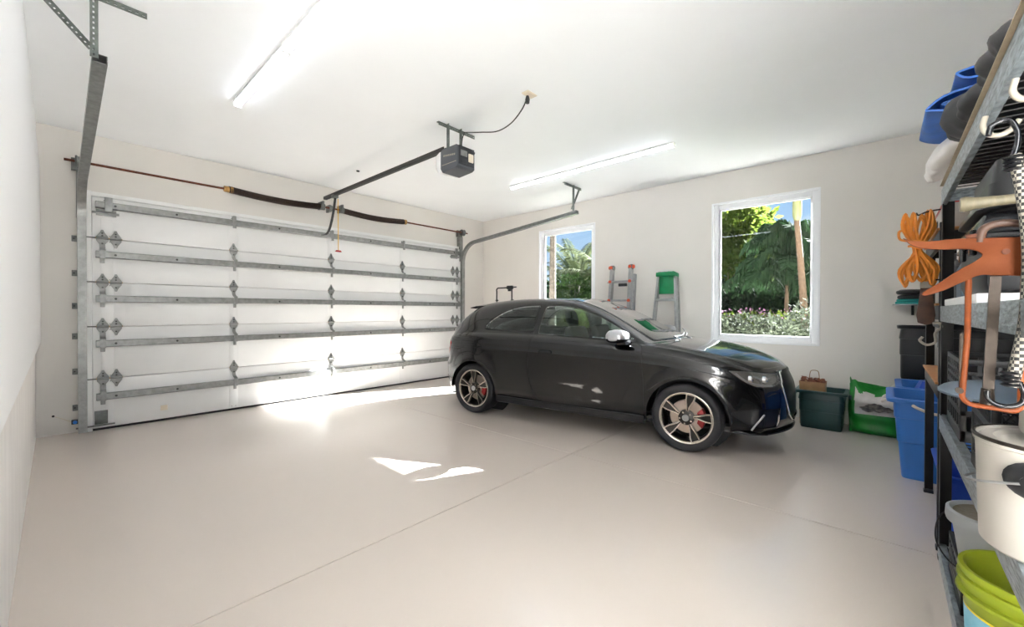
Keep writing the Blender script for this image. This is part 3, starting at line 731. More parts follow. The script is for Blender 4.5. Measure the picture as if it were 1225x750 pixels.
# --- top deck
mb = MB(); mb.use('blackpl'); mb.box(1.1, 2.9, -.62, -.215, 0, .003); mb.use('cardb'); mb.box(1.1, 2.9, -.6, -.193, .003, .007)  # black layer added under the cardboard so the deck looks dark from below
tag(mb.build('cardboard_sheet', None, None, 0, loc=(0, 0, 1.8455)), 'flat cardboard sheet with black underside added to darken, lining the top of the long rack', 'cardboard')
from mathutils import noise as mn
def blanket(name, m, loc, L, D, Hh, seed, label, cat, amp=.02, flop=0.0, crest=1, nx=60, ny=44):
    """soft crumpled bundle: a superellipsoid pushed about by folded noise, its front lip hanging over the deck edge"""
    mb = MB(); rings = []; off = Vector((seed*3.1, seed*1.7, seed*.9))
    for i in range(1, nx):
        f = -math.cos(PI*i/nx); e = max(.06, (1-abs(f)**3.2))**.42; ring = []
        for j in range(ny):
            a = 2*PI*j/ny; ca, sa = math.cos(a), math.sin(a)
            p = Vector((f*L/2, D/2*math.copysign(abs(ca)**.75, ca)*(.55+.45*e), Hh/2+Hh/2*math.copysign(abs(sa)**.85, sa)*e*(1-.28*abs(f)*crest)))
            q = p*5.5+off; w = (abs(mn.noise(q))*1.7-.45)+.5*(abs(mn.noise(q*2.3))-.25)+.22*mn.noise(q*5)
            d = Vector((.25*f, ca*.8, max(0, sa)*1.0)); p = p+d*w*amp
            if flop: k = max(0, min(1, (p.y-(D/2-.13))/.12)); p.z -= flop*k*k*(.75+.5*mn.noise(Vector((p.x*7, 0, seed))))
            elif p.z < 0: p.z = 0
            if not (flop and p.y > D/2-.10): p.z = max(0, p.z)
            ring.append(tuple(p))
        rings.append(ring)
    mb.loft(rings, True, True)
    o = mb.build(name, m, None, 180, loc=loc); return tag(o, label, cat)
blanket('plastic_bag', 'whitebag', (2.70, -.375, 1.853), .46, .49, .19, 3, 'crumpled white plastic bag on the top deck, under the blue tarp', 'bag', .042, .085)
# folded blue tarp: stacked folds, curling front
t = thing('tarp', 'folded blue tarp lying on the crumpled white bag', 'tarp', (2.62, -.36, 2.04))
mb = MB(); P = []
def fold_strip(mb, pts, x0, x1, th=.006, wob=0.0, n=14, ph=0):
    rings = []
    for i in range(n+1):
        u = i/n; x = x0+(x1-x0)*u; ring = []
        T = [Vector((0, y, z)) for y, z in pts]
        up = []; lo = []
        for k, p in enumerate(T):
            t_ = (T[min(k+1, len(T)-1)]-T[max(k-1, 0)]).normalized(); nn = Vector((0, -t_.z, t_.y)); w = wob*math.sin(5*u+ph+k*.7)
            up.append((x, p.y+nn.y*th/2, p.z+nn.z*th/2+w)); lo.append((x, p.y-nn.y*th/2, p.z-nn.z*th/2+w))
        rings.append(up+lo[::-1])
    mb.loft(rings, True, True)
c1 = [p[1:] for p in spline([(0, -.24, .015), (0, 0, .012), (0, .14, .006), (0, .225, .02), (0, .235, .045), (0, .16, .075), (0, -.05, .085), (0, -.22, .09), (0, -.24, .11), (0, -.2, .125), (0, 0, .13), (0, .12, .125), (0, .155, .145), (0, .12, .165), (0, -.1, .168), (0, -.23, .165)], 4)]
fold_strip(mb, c1, -.2, .22, .008, .006); 
c2 = [p[1:] for p in spline([(0, -.2, .04), (0, .05, .035), (0, .15, .03), (0, .195, .042), (0, .15, .058), (0, 0, .062), (0, -.2, .064)], 4)]
fold_strip(mb, c2, -.19, .2, .007, .004)
mb.build('tarp_fold', 'tarp', t, 60)
blanket('canvas_bag', 'blackbag', (2.25, -.385, 1.853), .47, .42, .19, 11, 'crumpled black canvas bag beside the folded blue tarp', 'bag', .045)
blanket('canvas_bag', 'blackbag', (1.78, -.40, 1.853), .44, .42, .17, 25, 'crumpled black canvas bag on the top deck, nearest the camera', 'bag', .05)
# --- middle upper deck (1.265)
tag(MB().box(1.95, 2.9, -.6, -.212, 0, .03, .003).build('board', 'white', None, loc=(0, 0, 1.2665)), 'white melamine board lying on the deck under the black cases', 'board')
t = thing('tool_case', 'large black plastic case with brown strap handle on the white board', 'case', (2.18, -.42, 1.298))
mb = MB(); mb.box(-.24, .30, -.19, .195, 0, .175, .03); mb.build('case_base', 'blackpl', t)
mb = MB(); mb.box(-.245, .305, -.195, .20, .177, .25, .025); mb.box(-.25, .31, -.2, .205, .168, .184, .004); mb.build('case_lid', 'blackgl', t)
mb = MB(); mb.tube(spline([(-.25, -.06, .15), (-.29, -.055, .16), (-.30, .0, .16), (-.29, .055, .16), (-.25, .06, .15)], 6), .012, 8); mb.build('handle', 'brown', t)
for x in (-.1, .15):
    mb = MB(); mb.box(x-.02, x+.02, .195, .212, .13, .215, .004); mb.build('latch', 'blackgl', t)
t = tote('storage_case', 'black plastic bin turned upside down on top of the large case', 'bin', (2.2, -.42, 1.72), 0, .50, .38, .165, 'blackpl', .86, .014)
t.rotation_euler = (PI, 0, 0)
t = thing('axe_handle', 'pale wooden tool handle with rounded end lying across the black case', 'tool handle', (1.96, -.36, 1.572))
MB().lathe([(0, -.26), (.012, -.258), (.014, -.2), (.0135, 0), (.015, .12), (.019, .17), (.024, .19), (.021, .2), (0, .203)], 14, (0, 0, 0), 'y').build('handle', 'paleWood', t)
for o in t.children: o.location = (-.0, 0, 0)
t.location = (1.90, -.37, 1.5725)
t = thing('chemical_jug', 'grey plastic jug with cream screw lid behind the orange cord', 'jug', (2.70, -.30, 1.298))
mb = MB(); mb.loft([[(x*k, y*k, z) for x, y in ((-.075, -.06), (.075, -.06), (.085, 0), (.075, .06), (-.075, .06), (-.085, 0))] for z, k in ((0, .93), (.01, 1), (.13, 1), (.16, .8), (.175, .55))]); mb.build('body', 'greyblue', t, 30)
MB().lathe([(0, .17), (.062, .17), (.066, .175), (.066, .225), (.06, .235), (0, .238)], 22, (0, 0, 0)).build('screw_lid', 'bucketw', t)
# --- lower deck (.725)
def crate(name, label, loc, L, Wd, Hh, mesh=False, group=None):
    t = thing(name, label, 'crate', loc, 0, group); a, b = L/2, Wd/2; mb = MB()
    mb.box(-a, a, -b, b, 0, .012)
    for z in (0.006, Hh*.32, Hh*.62, Hh-.012):
        for (x0, x1, y0, y1) in ((-a, a, b-.012, b), (-a, a, -b, -b+.012), (-a, -a+.012, -b, b), (a-.012, a, -b, b)): mb.box(x0, x1, y0, y1, z, z+(.022 if z > .01 else .04), .002)
    for x in (-a, a-.02):
        for y in (-b, b-.02): mb.box(x, x+.02, y, y+.02, 0, Hh+.008, .004)
    n = 7
    if not mesh:
        for i in range(1, n):
            x = -a+L*i/n; mb.box(x-.006, x+.006, b-.009, b-.002, 0, Hh, .001); mb.box(x-.006, x+.006, -b+.002, -b+.009, 0, Hh, .001)
            y = -b+Wd*i/n; mb.box(-a+.002, -a+.009, y-.006, y+.006, 0, Hh, .001); mb.box(a-.009, a-.002, y-.006, y+.006, 0, Hh, .001)
        for z in (Hh-.05, Hh-.08, Hh-.11): mb.box(-a+.001, a-.001, b-.01, b-.001, z, z+.012, .001); mb.box(-a+.001, -a+.01, -b, b, z, z+.012, .001)
    else:
        for (ax, s) in (('y', 1), ('y', -1), ('x', -1), ('x', 1)):
            w = L if ax == 'y' else Wd; m_ = int(w/.022)
            for i in range(-m_//2, m_):
                for d in (1, -1):
                    u0 = -w/2+i*.03; z0 = .02; u1 = u0+d*(Hh*.55); z1 = Hh-.02
                    if d < 0: u0, u1 = u0+Hh*.55, u0
                    lo, hi = -w/2+.01, w/2-.01
                    if max(u0, u1) < lo or min(u0, u1) > hi: continue
                    def clipu(ua, za, ub, zb):
                        t0, t1 = 0., 1.; du = ub-ua
                        if abs(du) > 1e-9:
                            ta, tb = (lo-ua)/du, (hi-ua)/du
                            if ta > tb: ta, tb = tb, ta
                            t0, t1 = max(t0, ta), min(t1, tb)
                        return (ua+du*t0, za+(zb-za)*t0), (ua+du*t1, za+(zb-za)*t1)
                    (p, zp), (q, zq) = clipu(u0, z0, u1, z1)
                    if zq-zp < .02: continue
                    e = s*(b-.004) if ax == 'y' else s*(a-.004)
                    mb.tube([(p, e, zp), (q, e, zq)] if ax == 'y' else [(e, p, zp), (e, q, zq)], .0022, 4, False)
    mb.build('crate_body', 'blackpl', t, 30)
    return t
crate('milk_crate', 'tall black plastic crate on the lower deck at the far end', (2.62, -.40, .7255), .46, .36, .315)
crate('mesh_crate', 'black diamond mesh crate on the lower deck under the grey round lid', (1.92, -.40, .7255), .36, .36, .285, True)
t = thing('round_lid', 'grey blue round lid tilted over the black mesh crate', 'lid', (1.80, -.40, 1.03))
mb = MB(); mb.lathe([(0, .012), (.2, .004), (.272, -.006), (.282, -.014), (.282, -.02), (.27, -.014), (.2, -.006), (0, 0)], 48, (0, 0, 0)); o = mb.build('lid_disc', 'greyblue', t, 40); o.rotation_euler = (math.radians(-2), 0, 0)
t = thing('paint_tin', 'small tin with purple blue label standing on the grey round lid', 'paint tin', (1.76, -.34, 1.045))
MB().lathe([(0, 0), (.05, 0), (.05, .008), (.048, .01), (.048, .075), (.05, .08), (.047, .082), (.045, .076), (0, .076)], 26, (0, 0, 0)).build('tin', 'alu', t)
MB().lathe([(.0487, .012), (.0487, .072)], 26, (0, 0, 0)).build('label_band', 'purple', t)
tag(blanket('glove', 'blackbag', (1.90, -.42, 1.045),   .14, .10, .06, 5, '', '', .012), 'dark crumpled work glove on the grey round lid', 'glove')
# big white bucket
t = thing('bucket', 'large white bucket with black handle lug at the deck edge, nearest the camera', 'bucket', (1.42, -.30, .7255))
MB().lathe([(0, 0), (.132, 0), (.138, .006), (.145, .225), (.149, .228), (.149, .238), (.144, .24), (.14, .236), (.135, .01), (0, .008)], 48, (0, 0, 0)).build('body', 'bucketw', t)
mb = MB(); mb.lathe([(0, .226), (.11, .228), (.118, .236), (.136, .236), (.142, .231), (.142, .222), (0, .222)], 48, (0, 0, 0)); mb.build('lid', 'bucketw', t)
mb = MB(); mb.lathe([(.1495, .234), (.151, .238), (.1495, .242), (.146, .242)], 48, (0, 0, 0)); mb.build('lid_ring', 'flatbar', t)
an = math.radians(148); T = Matrix.Rotation(an, 4, 'Z')
mb = MB(); mb.lathe([(0, .142), (.036, .143), (.038, .148), (.03, .156), (.014, .158), (.012, .166), (0, .167)], 20, (0, 0, 0), 'x')
mb.v = [tuple(T @ Vector((x, y*1.25, z+.175))) for x, y, z in mb.v]; mb.build('handle_lug', 'blackpl', t, 40)
P = [(.16*math.cos(a), .16*math.sin(a), .175-.055*math.sin((a-an+PI)/PI*PI)) for a in np.linspace(an-PI, an, 30)]
MB().tube(P, .0028, 6).build('wire_handle', 'alu', t)
t = thing('white_jug', 'cream white jug standing on the lid of the large white bucket', 'jug', (1.45, -.285, .9635))
mb = MB(); mb.loft([[(x*k, y*k, z) for x, y in ((-.055, -.045), (-.045, -.055), (.045, -.055), (.055, -.045), (.055, .045), (.045, .055), (-.045, .055), (-.055, .045))] for z, k in ((0, .93), (.008, 1), (.07, .98), (.072, .94), (.085, .94), (.087, .98), (.14, .96), (.165, .7), (.175, .4), (.2, .38))]); mb.build('body', 'bucketw', t, 30)
MB().lathe([(0, .2), (.026, .2), (.027, .225), (.024, .23), (0, .23)], 16, (0, 0, 0)).build('cap', 'bucketw', t)
# --- bottom deck (.075)
def pail(name, label, cat, loc, r0, r1, hh, m, rx=0, ry=0):
    t = thing(name, label, cat, loc)
    mb = MB(); mb.lathe([(0, 0), (r0, 0), (r0+.004, .006), (r1-.006, hh-.085), (r1+.012, hh-.08), (r1+.010, hh-.072), (r1-.002, hh-.07), (r1-.001, hh-.045), (r1+.01, hh-.04), (r1+.009, hh-.03), (r1, hh-.028), (r1+.008, hh-.012), (r1+.006, hh), (r1-.004, hh), (r1-.012, hh-.01), (r0-.003, .008), (0, .006)], 44, (0, 0, 0))
    o = mb.build('body', m, t, 40); t.rotation_euler = (rx, ry, 0); return t
t = pail('bucket', 'lime green bucket with blue label on the bottom deck', 'bucket', (1.93, -.335, .0755), .132, .152, .375, 'lime')
def wrap(name, m, a0, a1, z0, z1, r0, r1, hh, t, off=.0012):
    mb = MB(); n = 14; k = 6; vs = []
    for i in range(n+1):
        a = math.radians(a0+(a1-a0)*i/n)
        for j in range(k+1):
            z = z0+(z1-z0)*j/k; r = r0+(r1-r0)*z/(hh-.08)+off; vs.append((r*math.cos(a), r*math.sin(a), z))
    mb.add(vs, [(i*(k+1)+j, (i+1)*(k+1)+j, (i+1)*(k+1)+j+1, i*(k+1)+j+1) for i in range(n) for j in range(k)])
    return mb.build(name, m, t, 60)
wrap('label', 'labelblue', 70, 165, .06, .245, .136, .146, .375, t)
wrap('label_border', 'labelyel', 165, 169, .06, .25, .136, .146, .375, t); wrap('label_border', 'labelyel', 70, 169, .245, .252, .136, .146, .375, t)
mb = MB(); mb.use('bucketw')
for z, a0, a1 in ((.19, 120, 158), (.172, 126, 150), (.145, 118, 160), (.13, 124, 156), (.115, 130, 152)):
    n = 10; vs = []
    for i in range(n+1):
        a = math.radians(a0+(a1-a0)*i/n); r = .136+.01*z/.295+.0022
        vs += [(r*math.cos(a), r*math.sin(a), z), (r*math.cos(a), r*math.sin(a), z+.008)]
    mb.add(vs, [(2*i, 2*i+2, 2*i+3, 2*i+1) for i in range(n)])
mb.build('label_print', None, t, 60)
crate('milk_crate', 'low black plastic crate on the bottom deck under the milky tub', (2.52, -.40, .0755), .40, .36, .16)
t = thing('plastic_tub', 'milky plastic tub with peeled foil top and wire handle on a low black crate', 'tub', (2.44, -.335, .246)); 
mb = MB(); mb.lathe([(0, 0), (.105, 0), (.11, .006), (.13, .15), (.146, .155), (.15, .17), (.148, .2), (.138, .205), (.128, .195), (.108, .008), (0, .006)], 40, (0, 0, 0)); mb.build('body', 'milky', t, 40)
mb = MB(); mb.lathe([(0, .19), (.05, .192), (.1, .188), (.128, .192)], 30, (0, 0, 0)); mb.build('foil_top', 'foil', t, 60)
P = spline([(.11, .10, .165), (.06, .16, .13), (-.05, .175, .06), (-.15, .12, .02), (-.18, .02, .07), (-.148, -.03, .165)], 8)
MB().tube(P, .003, 6).build('wire_handle', 'wire', t)
crate('mesh_crate', 'black mesh crate on the bottom deck beside the lime bucket, nearest the camera', (1.52, -.42, .0755), .38, .38, .30, True)
t = tote('blue_tote', 'deep blue tote on the floor of the shorter rack', 'storage bin', (3.5, -.42, 0), 0, .62, .36, .36, 'bluedark', .86, .015)
# far rack contents
t = thing('product_box', 'white cardboard box with red edge and black lettering on the shorter rack', 'box', (3.45, -.36, 1.673))
MB().box(-.25, .25, -.13, .13, 0, .17, .003).build('box', 'bucketw', t)
MB().box(-.252, .252, -.132, .132, .145, .166, .002).build('red_band', 'red', t)
text('TRO', .062, 'ink', t, Matrix.Translation((.235, .1308, .07)) @ Matrix.Rotation(PI, 4, 'Z') @ Matrix.Rotation(PI/2, 4, 'X'))
text('TRO', .062, 'ink', t, Matrix.Translation((-.2508, .05, .07)) @ Matrix.Rotation(-PI/2, 4, 'Z') @ Matrix.Rotation(PI/2, 4, 'X'))
t = thing('product_box', 'small white and red box at the end of the shorter rack top', 'box', (3.86, -.27, 1.673))
MB().box(-.10, .12, -.09, .085, 0, .12, .003).build('box', 'bucketw', t); MB().box(-.102, .122, -.092, .087, .05, .08, .002).build('red_band', 'red', t)
t = tote('storage_bin', 'black storage bin on the plywood shelf of the shorter rack', 'bin', (3.5, -.42, .873), 0, .7, .36, .30, 'blackpl', .9, .012)
t = tote('storage_bin', 'dark bin on the upper plywood shelf of the shorter rack', 'bin', (3.5, -.43, 1.283), 0, .7, .34, .26, 'opener', .9, .012)

# ------------------------------------------------------------------ things hanging on the front of the rack
def hook(name, loc, label, pts, r, m):
    o = MB().tube(spline(pts, 8), r, 10).build(name, m, None, 60, loc=loc); return tag(o, label, 'hook')
# orange extension cord hank
t = thing('extension_cord', 'orange extension cord wound in a hank hanging at the rack corner', 'cord', (3.03, -.125, 1.57))
mb = MB(); r_ = random.Random(3)
pts = []
for k in range(17):
    a = r_.uniform(-.05, .05); d = r_.uniform(-.022, .022); top = .185+r_.uniform(-.05, .012); bot = -.20+r_.uniform(-.01, .05); w = r_.uniform(.01, .03)
    pts += [(d, a*.25, .0), (d, a-w*.5, top*.6), (d+.005, a, top), (d, a+w*.6, top*.6), (d, a*.25+.006, .0), (d, a*1.0-w, bot*.6), (d, a*1.1, bot), (d, a*1.0+w, bot*.6)]
mb.tube(spline(pts, 5), .0062, 6); mb.build('coil', 'orange', t, 60)
mb = MB(); mb.tube(spline([(-.03, -.03, -.005), (-.035, .0, .0), (-.03, .03, .01), (.0, .036, .012), (.03, .03, .018), (.035, 0, .018), (.03, -.03, .014), (-.01, -.036, .02), (-.036, -.01, .03), (-.034, .03, .035), (-.02, .07, .05), (-.01, .075, .09), (0, .06, .10)], 6), .0062, 6); mb.build('wrap', 'orange', t, 60)
MB().tube(spline([(0, -.08, .19), (0, -.03, .185), (0, .0, .172), (0, .01, .185)], 6), .004, 6).build('hanging_hook', 'wire', t)
t = thing('brush', 'dark brown paddle shaped tool hanging under the orange cord', 'hand tool', (3.04, -.155, 1.18))
mb = MB(); mb.prism([(-.03, 0), (.0, -.012), (.03, 0), (.036, .04), (.022, .16), (.02, .23), (-.02, .23), (-.022, .16), (-.036, .04)], 'x', -.01, .01, .004); mb.build('blade', 'brown', t)
mb = MB(); mb.prism([(-.022, .18), (.022, .18), (.022, .215), (-.022, .215)], 'x', -.012, .012, .003); mb.build('ferrule', 'bone', t)
MB().tube([(0, -.05, .222), (0, .0, .222)], .004, 6).build('hanging_pin', 'wire', t)
hook('s_hook', (2.965, -.186, 1.13), 'white S-shaped hook hung at the post below the brown tool', [(0, .045, -.02), (0, .055, -.04), (0, .03, -.06), (0, 0, -.045), (0, .0, 0), (0, -.02, .03), (0, -.012, .05), (0, .01, .05)], .006, 'bone')
# forked orange tool and the saw hang from hooks on the near end of the upper beam
TX = 1.35
t = thing('forked_tool', 'worn orange forked steel tool hanging in front of the rack', 'hand tool', (TX, -.15, 1.36))
out = [(.121, .053), (.105, .0445), (.075, .0405), (.03, .041), (-.06, .035), (-.17, .034), (-.17, -.045), (-.035, -.044), (-.004, -.041), (.02, -.053), (.055, -.074), (.078, -.083), (.086, -.083), (.086, -.076), (.06, -.055), (.03, -.028), (.008, -.012), (-.004, .001), (.004, .012), (.025, .018), (.06, .02), (.095, .028), (.116, .043)]
P = spline([(0, a, b) for a, b in out], 3)
mb = MB(); mb.prism([(p[1], p[2]) for p in P[:-1]], 'x', -.006, .006, .0015)
mb.use('orangetool'); mb.mats = ['orangetool']; mb.m = [0]*len(mb.f)
mb.build('fork_plate', None, t, 40)
MB().cyl((-.0065, -.037, .006), .006, -.003, .003, 'x', 12).build('rivet', 'rust', t)
mb = MB(); mb.tube(spline([(0, .0, .03), (.0, -.005, .056), (0, -.02, .066), (0, -.04, .067), (0, -.06, .062)], 6), .008, 8); mb.build('hanging_loop', 'brown', t, 60)
mb = MB(); mb.tube([(0, .02, .044), (.0, -.01, .046)], .005, 8); mb.build('pin', 'rust', t)
# bow saw
t = thing('bow_saw', 'small saw with orange tube frame hanging below the forked tool', 'saw', (TX+.03, -.15, 1.03))
P = [(0, .012, .31), (0, .013, .15), (0, .02, .02)]+[(0, .02-.02*(1-math.cos(a))*1.0, .02-.02*math.sin(a)) for a in np.linspace(0.2, PI/2, 4)]+[(0, -.05, -.004)]+[(0, -.053-.012*math.sin(a), .008-.012*math.cos(a)) for a in np.linspace(0.2, PI/2, 4)]+[(0, -.0655, .1), (0, -.068, .31)]
MB().tube(P, .0055, 10).build('tube_frame', 'copper', t, 60)
MB().box(-.0012, .0012, .019, .0255, .02, .16, .0004).build('saw_blade', 'flatbar', t)
MB().cyl((0, .0245, .03), .007, -.006, .006, 'x', 12).build('wing_nut', 'flatbar', t)
t = thing('flat_bar', 'dark worn steel bar hanging inside the orange saw frame', 'steel bar', (TX+.015, -.17, 1.04))
mb = MB(); mb.sweep([(-.004, -.0085), (.004, -.0085), (.004, .0085), (-.004, .0085)], [(0, .004, 0), (0, -.006, .28)]); mb.build('bar', 'flatbar', t)
mb = MB(); mb.lathe([(0, 0), (.012, 0), (.011, .02), (.0095, .035), (0, .035)], 12, (0, .004, -.003)); mb.build('collar', 'flatbar', t)
# bungee
def bungee(pts, r, label, loc):
    t = thing('bungee_cord', label, 'bungee cord', loc)
    m = mat('braided_cord', '#b5aea2', .7); nt = m.node_tree; b = nt.nodes['Principled BSDF']
    tc = nt.nodes.new('ShaderNodeTexCoord'); w = nt.nodes.new('ShaderNodeTexChecker'); w.inputs['Scale'].default_value = 150
    w.inputs['Color1'].default_value = lin('#8d877c'); w.inputs['Color2'].default_value = lin('#1b1b1b')
    nt.links.new(tc.outputs['Object'], w.inputs['Vector']); nt.links.new(w.outputs['Color'], b.inputs['Base Color'])
    P = spline(pts, 8); MB().tube(P, r, 10).build('elastic_cord', m, t, 60)
    for i, s in ((0, 1), (-1, -1)):
        e = Vector(P[i]); mb = MB()
        for k in range(4): 
            z = e.z-s*(.004+.008*k); mb.lathe([(r*.9, -.004), (r*1.5, 0), (r*.9, .004)], 14, (e.x, e.y, z))
        mb.build('binding', 'blackpl', t, 60)
        H_ = [(0, 0, 0), (0, -.004, .02*s), (0, -.004, .05*s), (0, .008, .075*s), (0, .03, .07*s), (0, .035, .05*s)] if s > 0 else [(0, -.012, .01), (0, -.018, -.015), (0, -.012, -.035), (0, .012, -.042), (0, .03, -.03), (0, .032, -.012)]
        MB().tube(spline([tuple(e+Vector(p)) for p in H_], 6), .005, 8).build('hook', 'blackgl', t, 60)
    return t
bungee([(0, .002, .24), (0, -.009, .17), (0, -.019, .05), (0, -.017, -.08), (0, -.006, -.18), (0, .003, -.235)], .0105, 'black and white braided bungee cord hanging beside the forked tool', (TX-.03, -.195, 1.32))
hook('wall_hook', (1.62, -.20, 1.69), 'bone white screw hook under the upper beam, farther from the camera', [(0, .012, .055), (0, .016, .03), (0, .008, .01), (0, -.01, .0), (0, -.03, .008), (0, -.045, .03)], .0065, 'bone')
hook('wall_hook', (1.36, -.2, 1.685), 'bone white screw hook under the upper beam, nearer to the camera', [(0, .0, .045), (0, .004, .02), (0, -.008, .0), (0, -.03, .0), (0, -.045, .02)], .006, 'bone')

# ------------------------------------------------------------------ the car (own frame: x forward from rear axle, y left, z up; metres)
CK = .975
car = thing('car', 'black three-door hatchback car with silver mirror caps parked beside the windows', 'car', (4.1786, 3.7872, 0), math.radians(-82.31))
car.scale = (CK, CK, CK)
ST = [  # shoulder S(x,y,z)   rail R(x,y,z)   centre C(x,z)
 ((-.52, .64, .935), (-.58, .52, .945), (-.655, .955)),
 ((-.40, .735, .955), (-.50, .575, 1.04), (-.60, 1.045)),
 ((-.22, .775, .975), (-.33, .57, 1.185), (-.46, 1.195)),
 ((-.02, .795, .99), (-.13, .555, 1.295), (-.30, 1.335)),
 ((.16, .802, .995), (.08, .545, 1.345), (-.14, 1.388)),
 ((.44, .805, .995), (.38, .545, 1.378), (.30, 1.416)),
 ((.82, .808, .992), (.80, .548, 1.388), (.75, 1.428)),
 ((1.15, .808, .985), (1.14, .555, 1.372), (1.25, 1.412)),
 ((1.42, .804, .976), (1.42, .575, 1.310), (1.50, 1.332)),
 ((1.67, .797, .966), (1.68, .615, 1.20), (1.76, 1.212)),
 ((1.90, .788, .955), (1.92, .67, 1.07), (2.03, 1.082)),
 ((2.08, .780, .944), (2.10, .715, .968), (2.30, .985)),
 ((2.28, .770, .925), (2.28, .665, .955), (2.42, .968)),
 ((2.52, .752, .885), (2.55, .62, .915), (2.66, .942)),
 ((2.76, .715, .828), (2.82, .56, .862), (2.93, .888)),
 ((2.93, .655, .768), (3.02, .47, .795), (3.12, .812)),
 ((2.99, .62, .742), (3.10, .42, .752), (3.20, .752)),
]
def crs(P, us):
    P = np.array(P, float); n = len(P); Q = np.vstack([2*P[0]-P[1], P, 2*P[-1]-P[-2]]); out = []
    for u in us:
        i = min(int(u), n-2); t = u-i; a, b, c, d = Q[i], Q[i+1], Q[i+2], Q[i+3]
        out.append(.5*(2*b+(c-a)*t+(2*a-5*b+4*c-d)*t*t+(3*b-a-3*c+d)*t**3))
    return np.array(out)
NUS, NVS = 6, 5
lines = []
for i, (S, R, C) in enumerate(ST):
    S, R = np.array(S), np.array(R); Cc = np.array((C[0], 0, C[1]))
    cab = 1.0 if 3 <= i <= 9 else (.6 if i in (2, 10) else .0)
    P1 = S+(R-S)*.05+np.array((0, .006*cab-.012*(cab > 0), .008*(cab > 0)))
    Mm = (S+R)/2+np.array((0, .018*cab, .01*cab))
    if i >= 11: Mm = (S+R)/2+np.array((0, 0, .008))
    def par(f):   # f = y/R.y
        return np.array((Cc[0]-(Cc[0]-R[0])*f*f, R[1]*f, Cc[2]-(Cc[2]-R[2])*f**2.2))
    lines.append([S, P1, Mm, R, par(.68), par(.34), Cc])
lines = np.array(lines)                                   # stations x 7 x 3
us = np.linspace(0, len(ST)-1, (len(ST)-1)*NUS+1); vs_ = np.linspace(0, 6, 6*NVS+1)
tmp = np.stack([crs(lines[:, k], us) for k in range(7)], 1)
top = np.stack([crs(tmp[i], vs_) for i in range(len(us))])  # NU x NV x 3, v=0 shoulder, v=end centre
top[:, -1, 1] = 0
NU_, NV_ = top.shape[:2]
loop = np.vstack([top[0, ::-1][:-1], top[:, 0], top[-1, 1:]])
nl = len(loop)
nrm = np.zeros((nl, 2))
for k in range(nl):
    a, b = loop[max(k-1, 0)], loop[min(k+1, nl-1)]; t = (b-a)[:2]; t /= np.linalg.norm(t); nrm[k] = (-t[1], t[0])
for _ in range(10):
    q = nrm.copy(); q[1:-1] = (nrm[:-2]+2*nrm[1:-1]+nrm[2:])/4; nrm = q/np.linalg.norm(q, axis=1)[:, None]
nrm[0] = (-1, 0); nrm[-1] = (1, 0)
oS = ([0, .05, .12, .16, .22, .4, .6, .70, .775, .795, .85, .91, .955, .985, 1], [-.02, .022, .044, .05, .050, .058, .064, .067, .0705, .0625, .060, .052, .038, .018, 0])
oF = ([0, .07, .2, .35, .5, .62, .75, .88, .96, 1], [.02, .075, .098, .10, .10, .094, .08, .05, .02, 0])
oR = ([0, .08, .25, .42, .5, .56, .7, .85, .95, 1], [0, .035, .062, .068, .064, .045, .036, .03, .015, 0])
s_ = np.array(sorted(set(np.round(np.concatenate([np.linspace(0, 1, 27), [.05, .12, .16, .22, .775, .795, .81, .85, .91, .94, .955, .97, .985]]), 3))))
side = np.zeros((nl, len(s_), 3))
sm = lambda x, a, b: (lambda t: t*t*(3-2*t))(min(1, max(0, (x-a)/(b-a))))
for k in range(nl):
    wf = sm(nrm[k, 0], .25, .9); wr = sm(-nrm[k, 0], .25, .9); ws = 1-wf-wr
    zb = .205*ws+.20*wf+.27*wr; T = loop[k]
    for j, s in enumerate(s_):
        o = ws*np.interp(s, *oS)+wf*np.interp(s, *oF)+wr*np.interp(s, *oR)
        x, y = T[:2]+nrm[k]*o; z = zb+(T[2]-zb)*s
        if ws > .5:
            for wx in (0, 2.469):
                d = math.hypot(x-wx, z-.3075); y += .011*math.exp(-((d-.365)/.05)**2)*ws*(1 if z < .78 else .3)
        side[k, j] = (x, y, z)
side[0, :, 1] = 0; side[-1, :, 1] = 0
bm = bmesh.new()
lt = bm.faces.layers.int.new('zone')       # 1 windscreen 2 rear window 3 bonnet 4 hatch
for sg in (1, -1):
    g = [[bm.verts.new((p[0], p[1]*sg, p[2])) for p in row] for row in top]
    for i in range(NU_-1):
        for j in range(NV_-1):
            f = bm.faces.new((g[i][j], g[i+1][j], g[i+1][j+1], g[i][j+1])); u = us[i]; v = vs_[j]
            if 7.0 <= u < 10.95 and v >= 3.35: f[lt] = 1
            elif 1.0 <= u < 3.3 and v >= 3.35: f[lt] = 2
            elif 11.45 <= u < 15.75 and v >= 1.5: f[lt] = 3
    g = [[bm.verts.new((p[0], p[1]*sg, p[2])) for p in row] for row in side]
    for i in range(nl-1):
        for j in range(len(s_)-1): bm.faces.new((g[i][j], g[i+1][j], g[i+1][j+1], g[i][j+1]))
bmesh.ops.remove_doubles(bm, verts=bm.verts[:], dist=2e-4)
bmesh.ops.recalc_face_normals(bm, faces=bm.faces[:])
if sum(f.normal.z for f in bm.faces if f.calc_center_median().z > 1.3) < 0: bmesh.ops.reverse_faces(bm, faces=bm.faces[:])

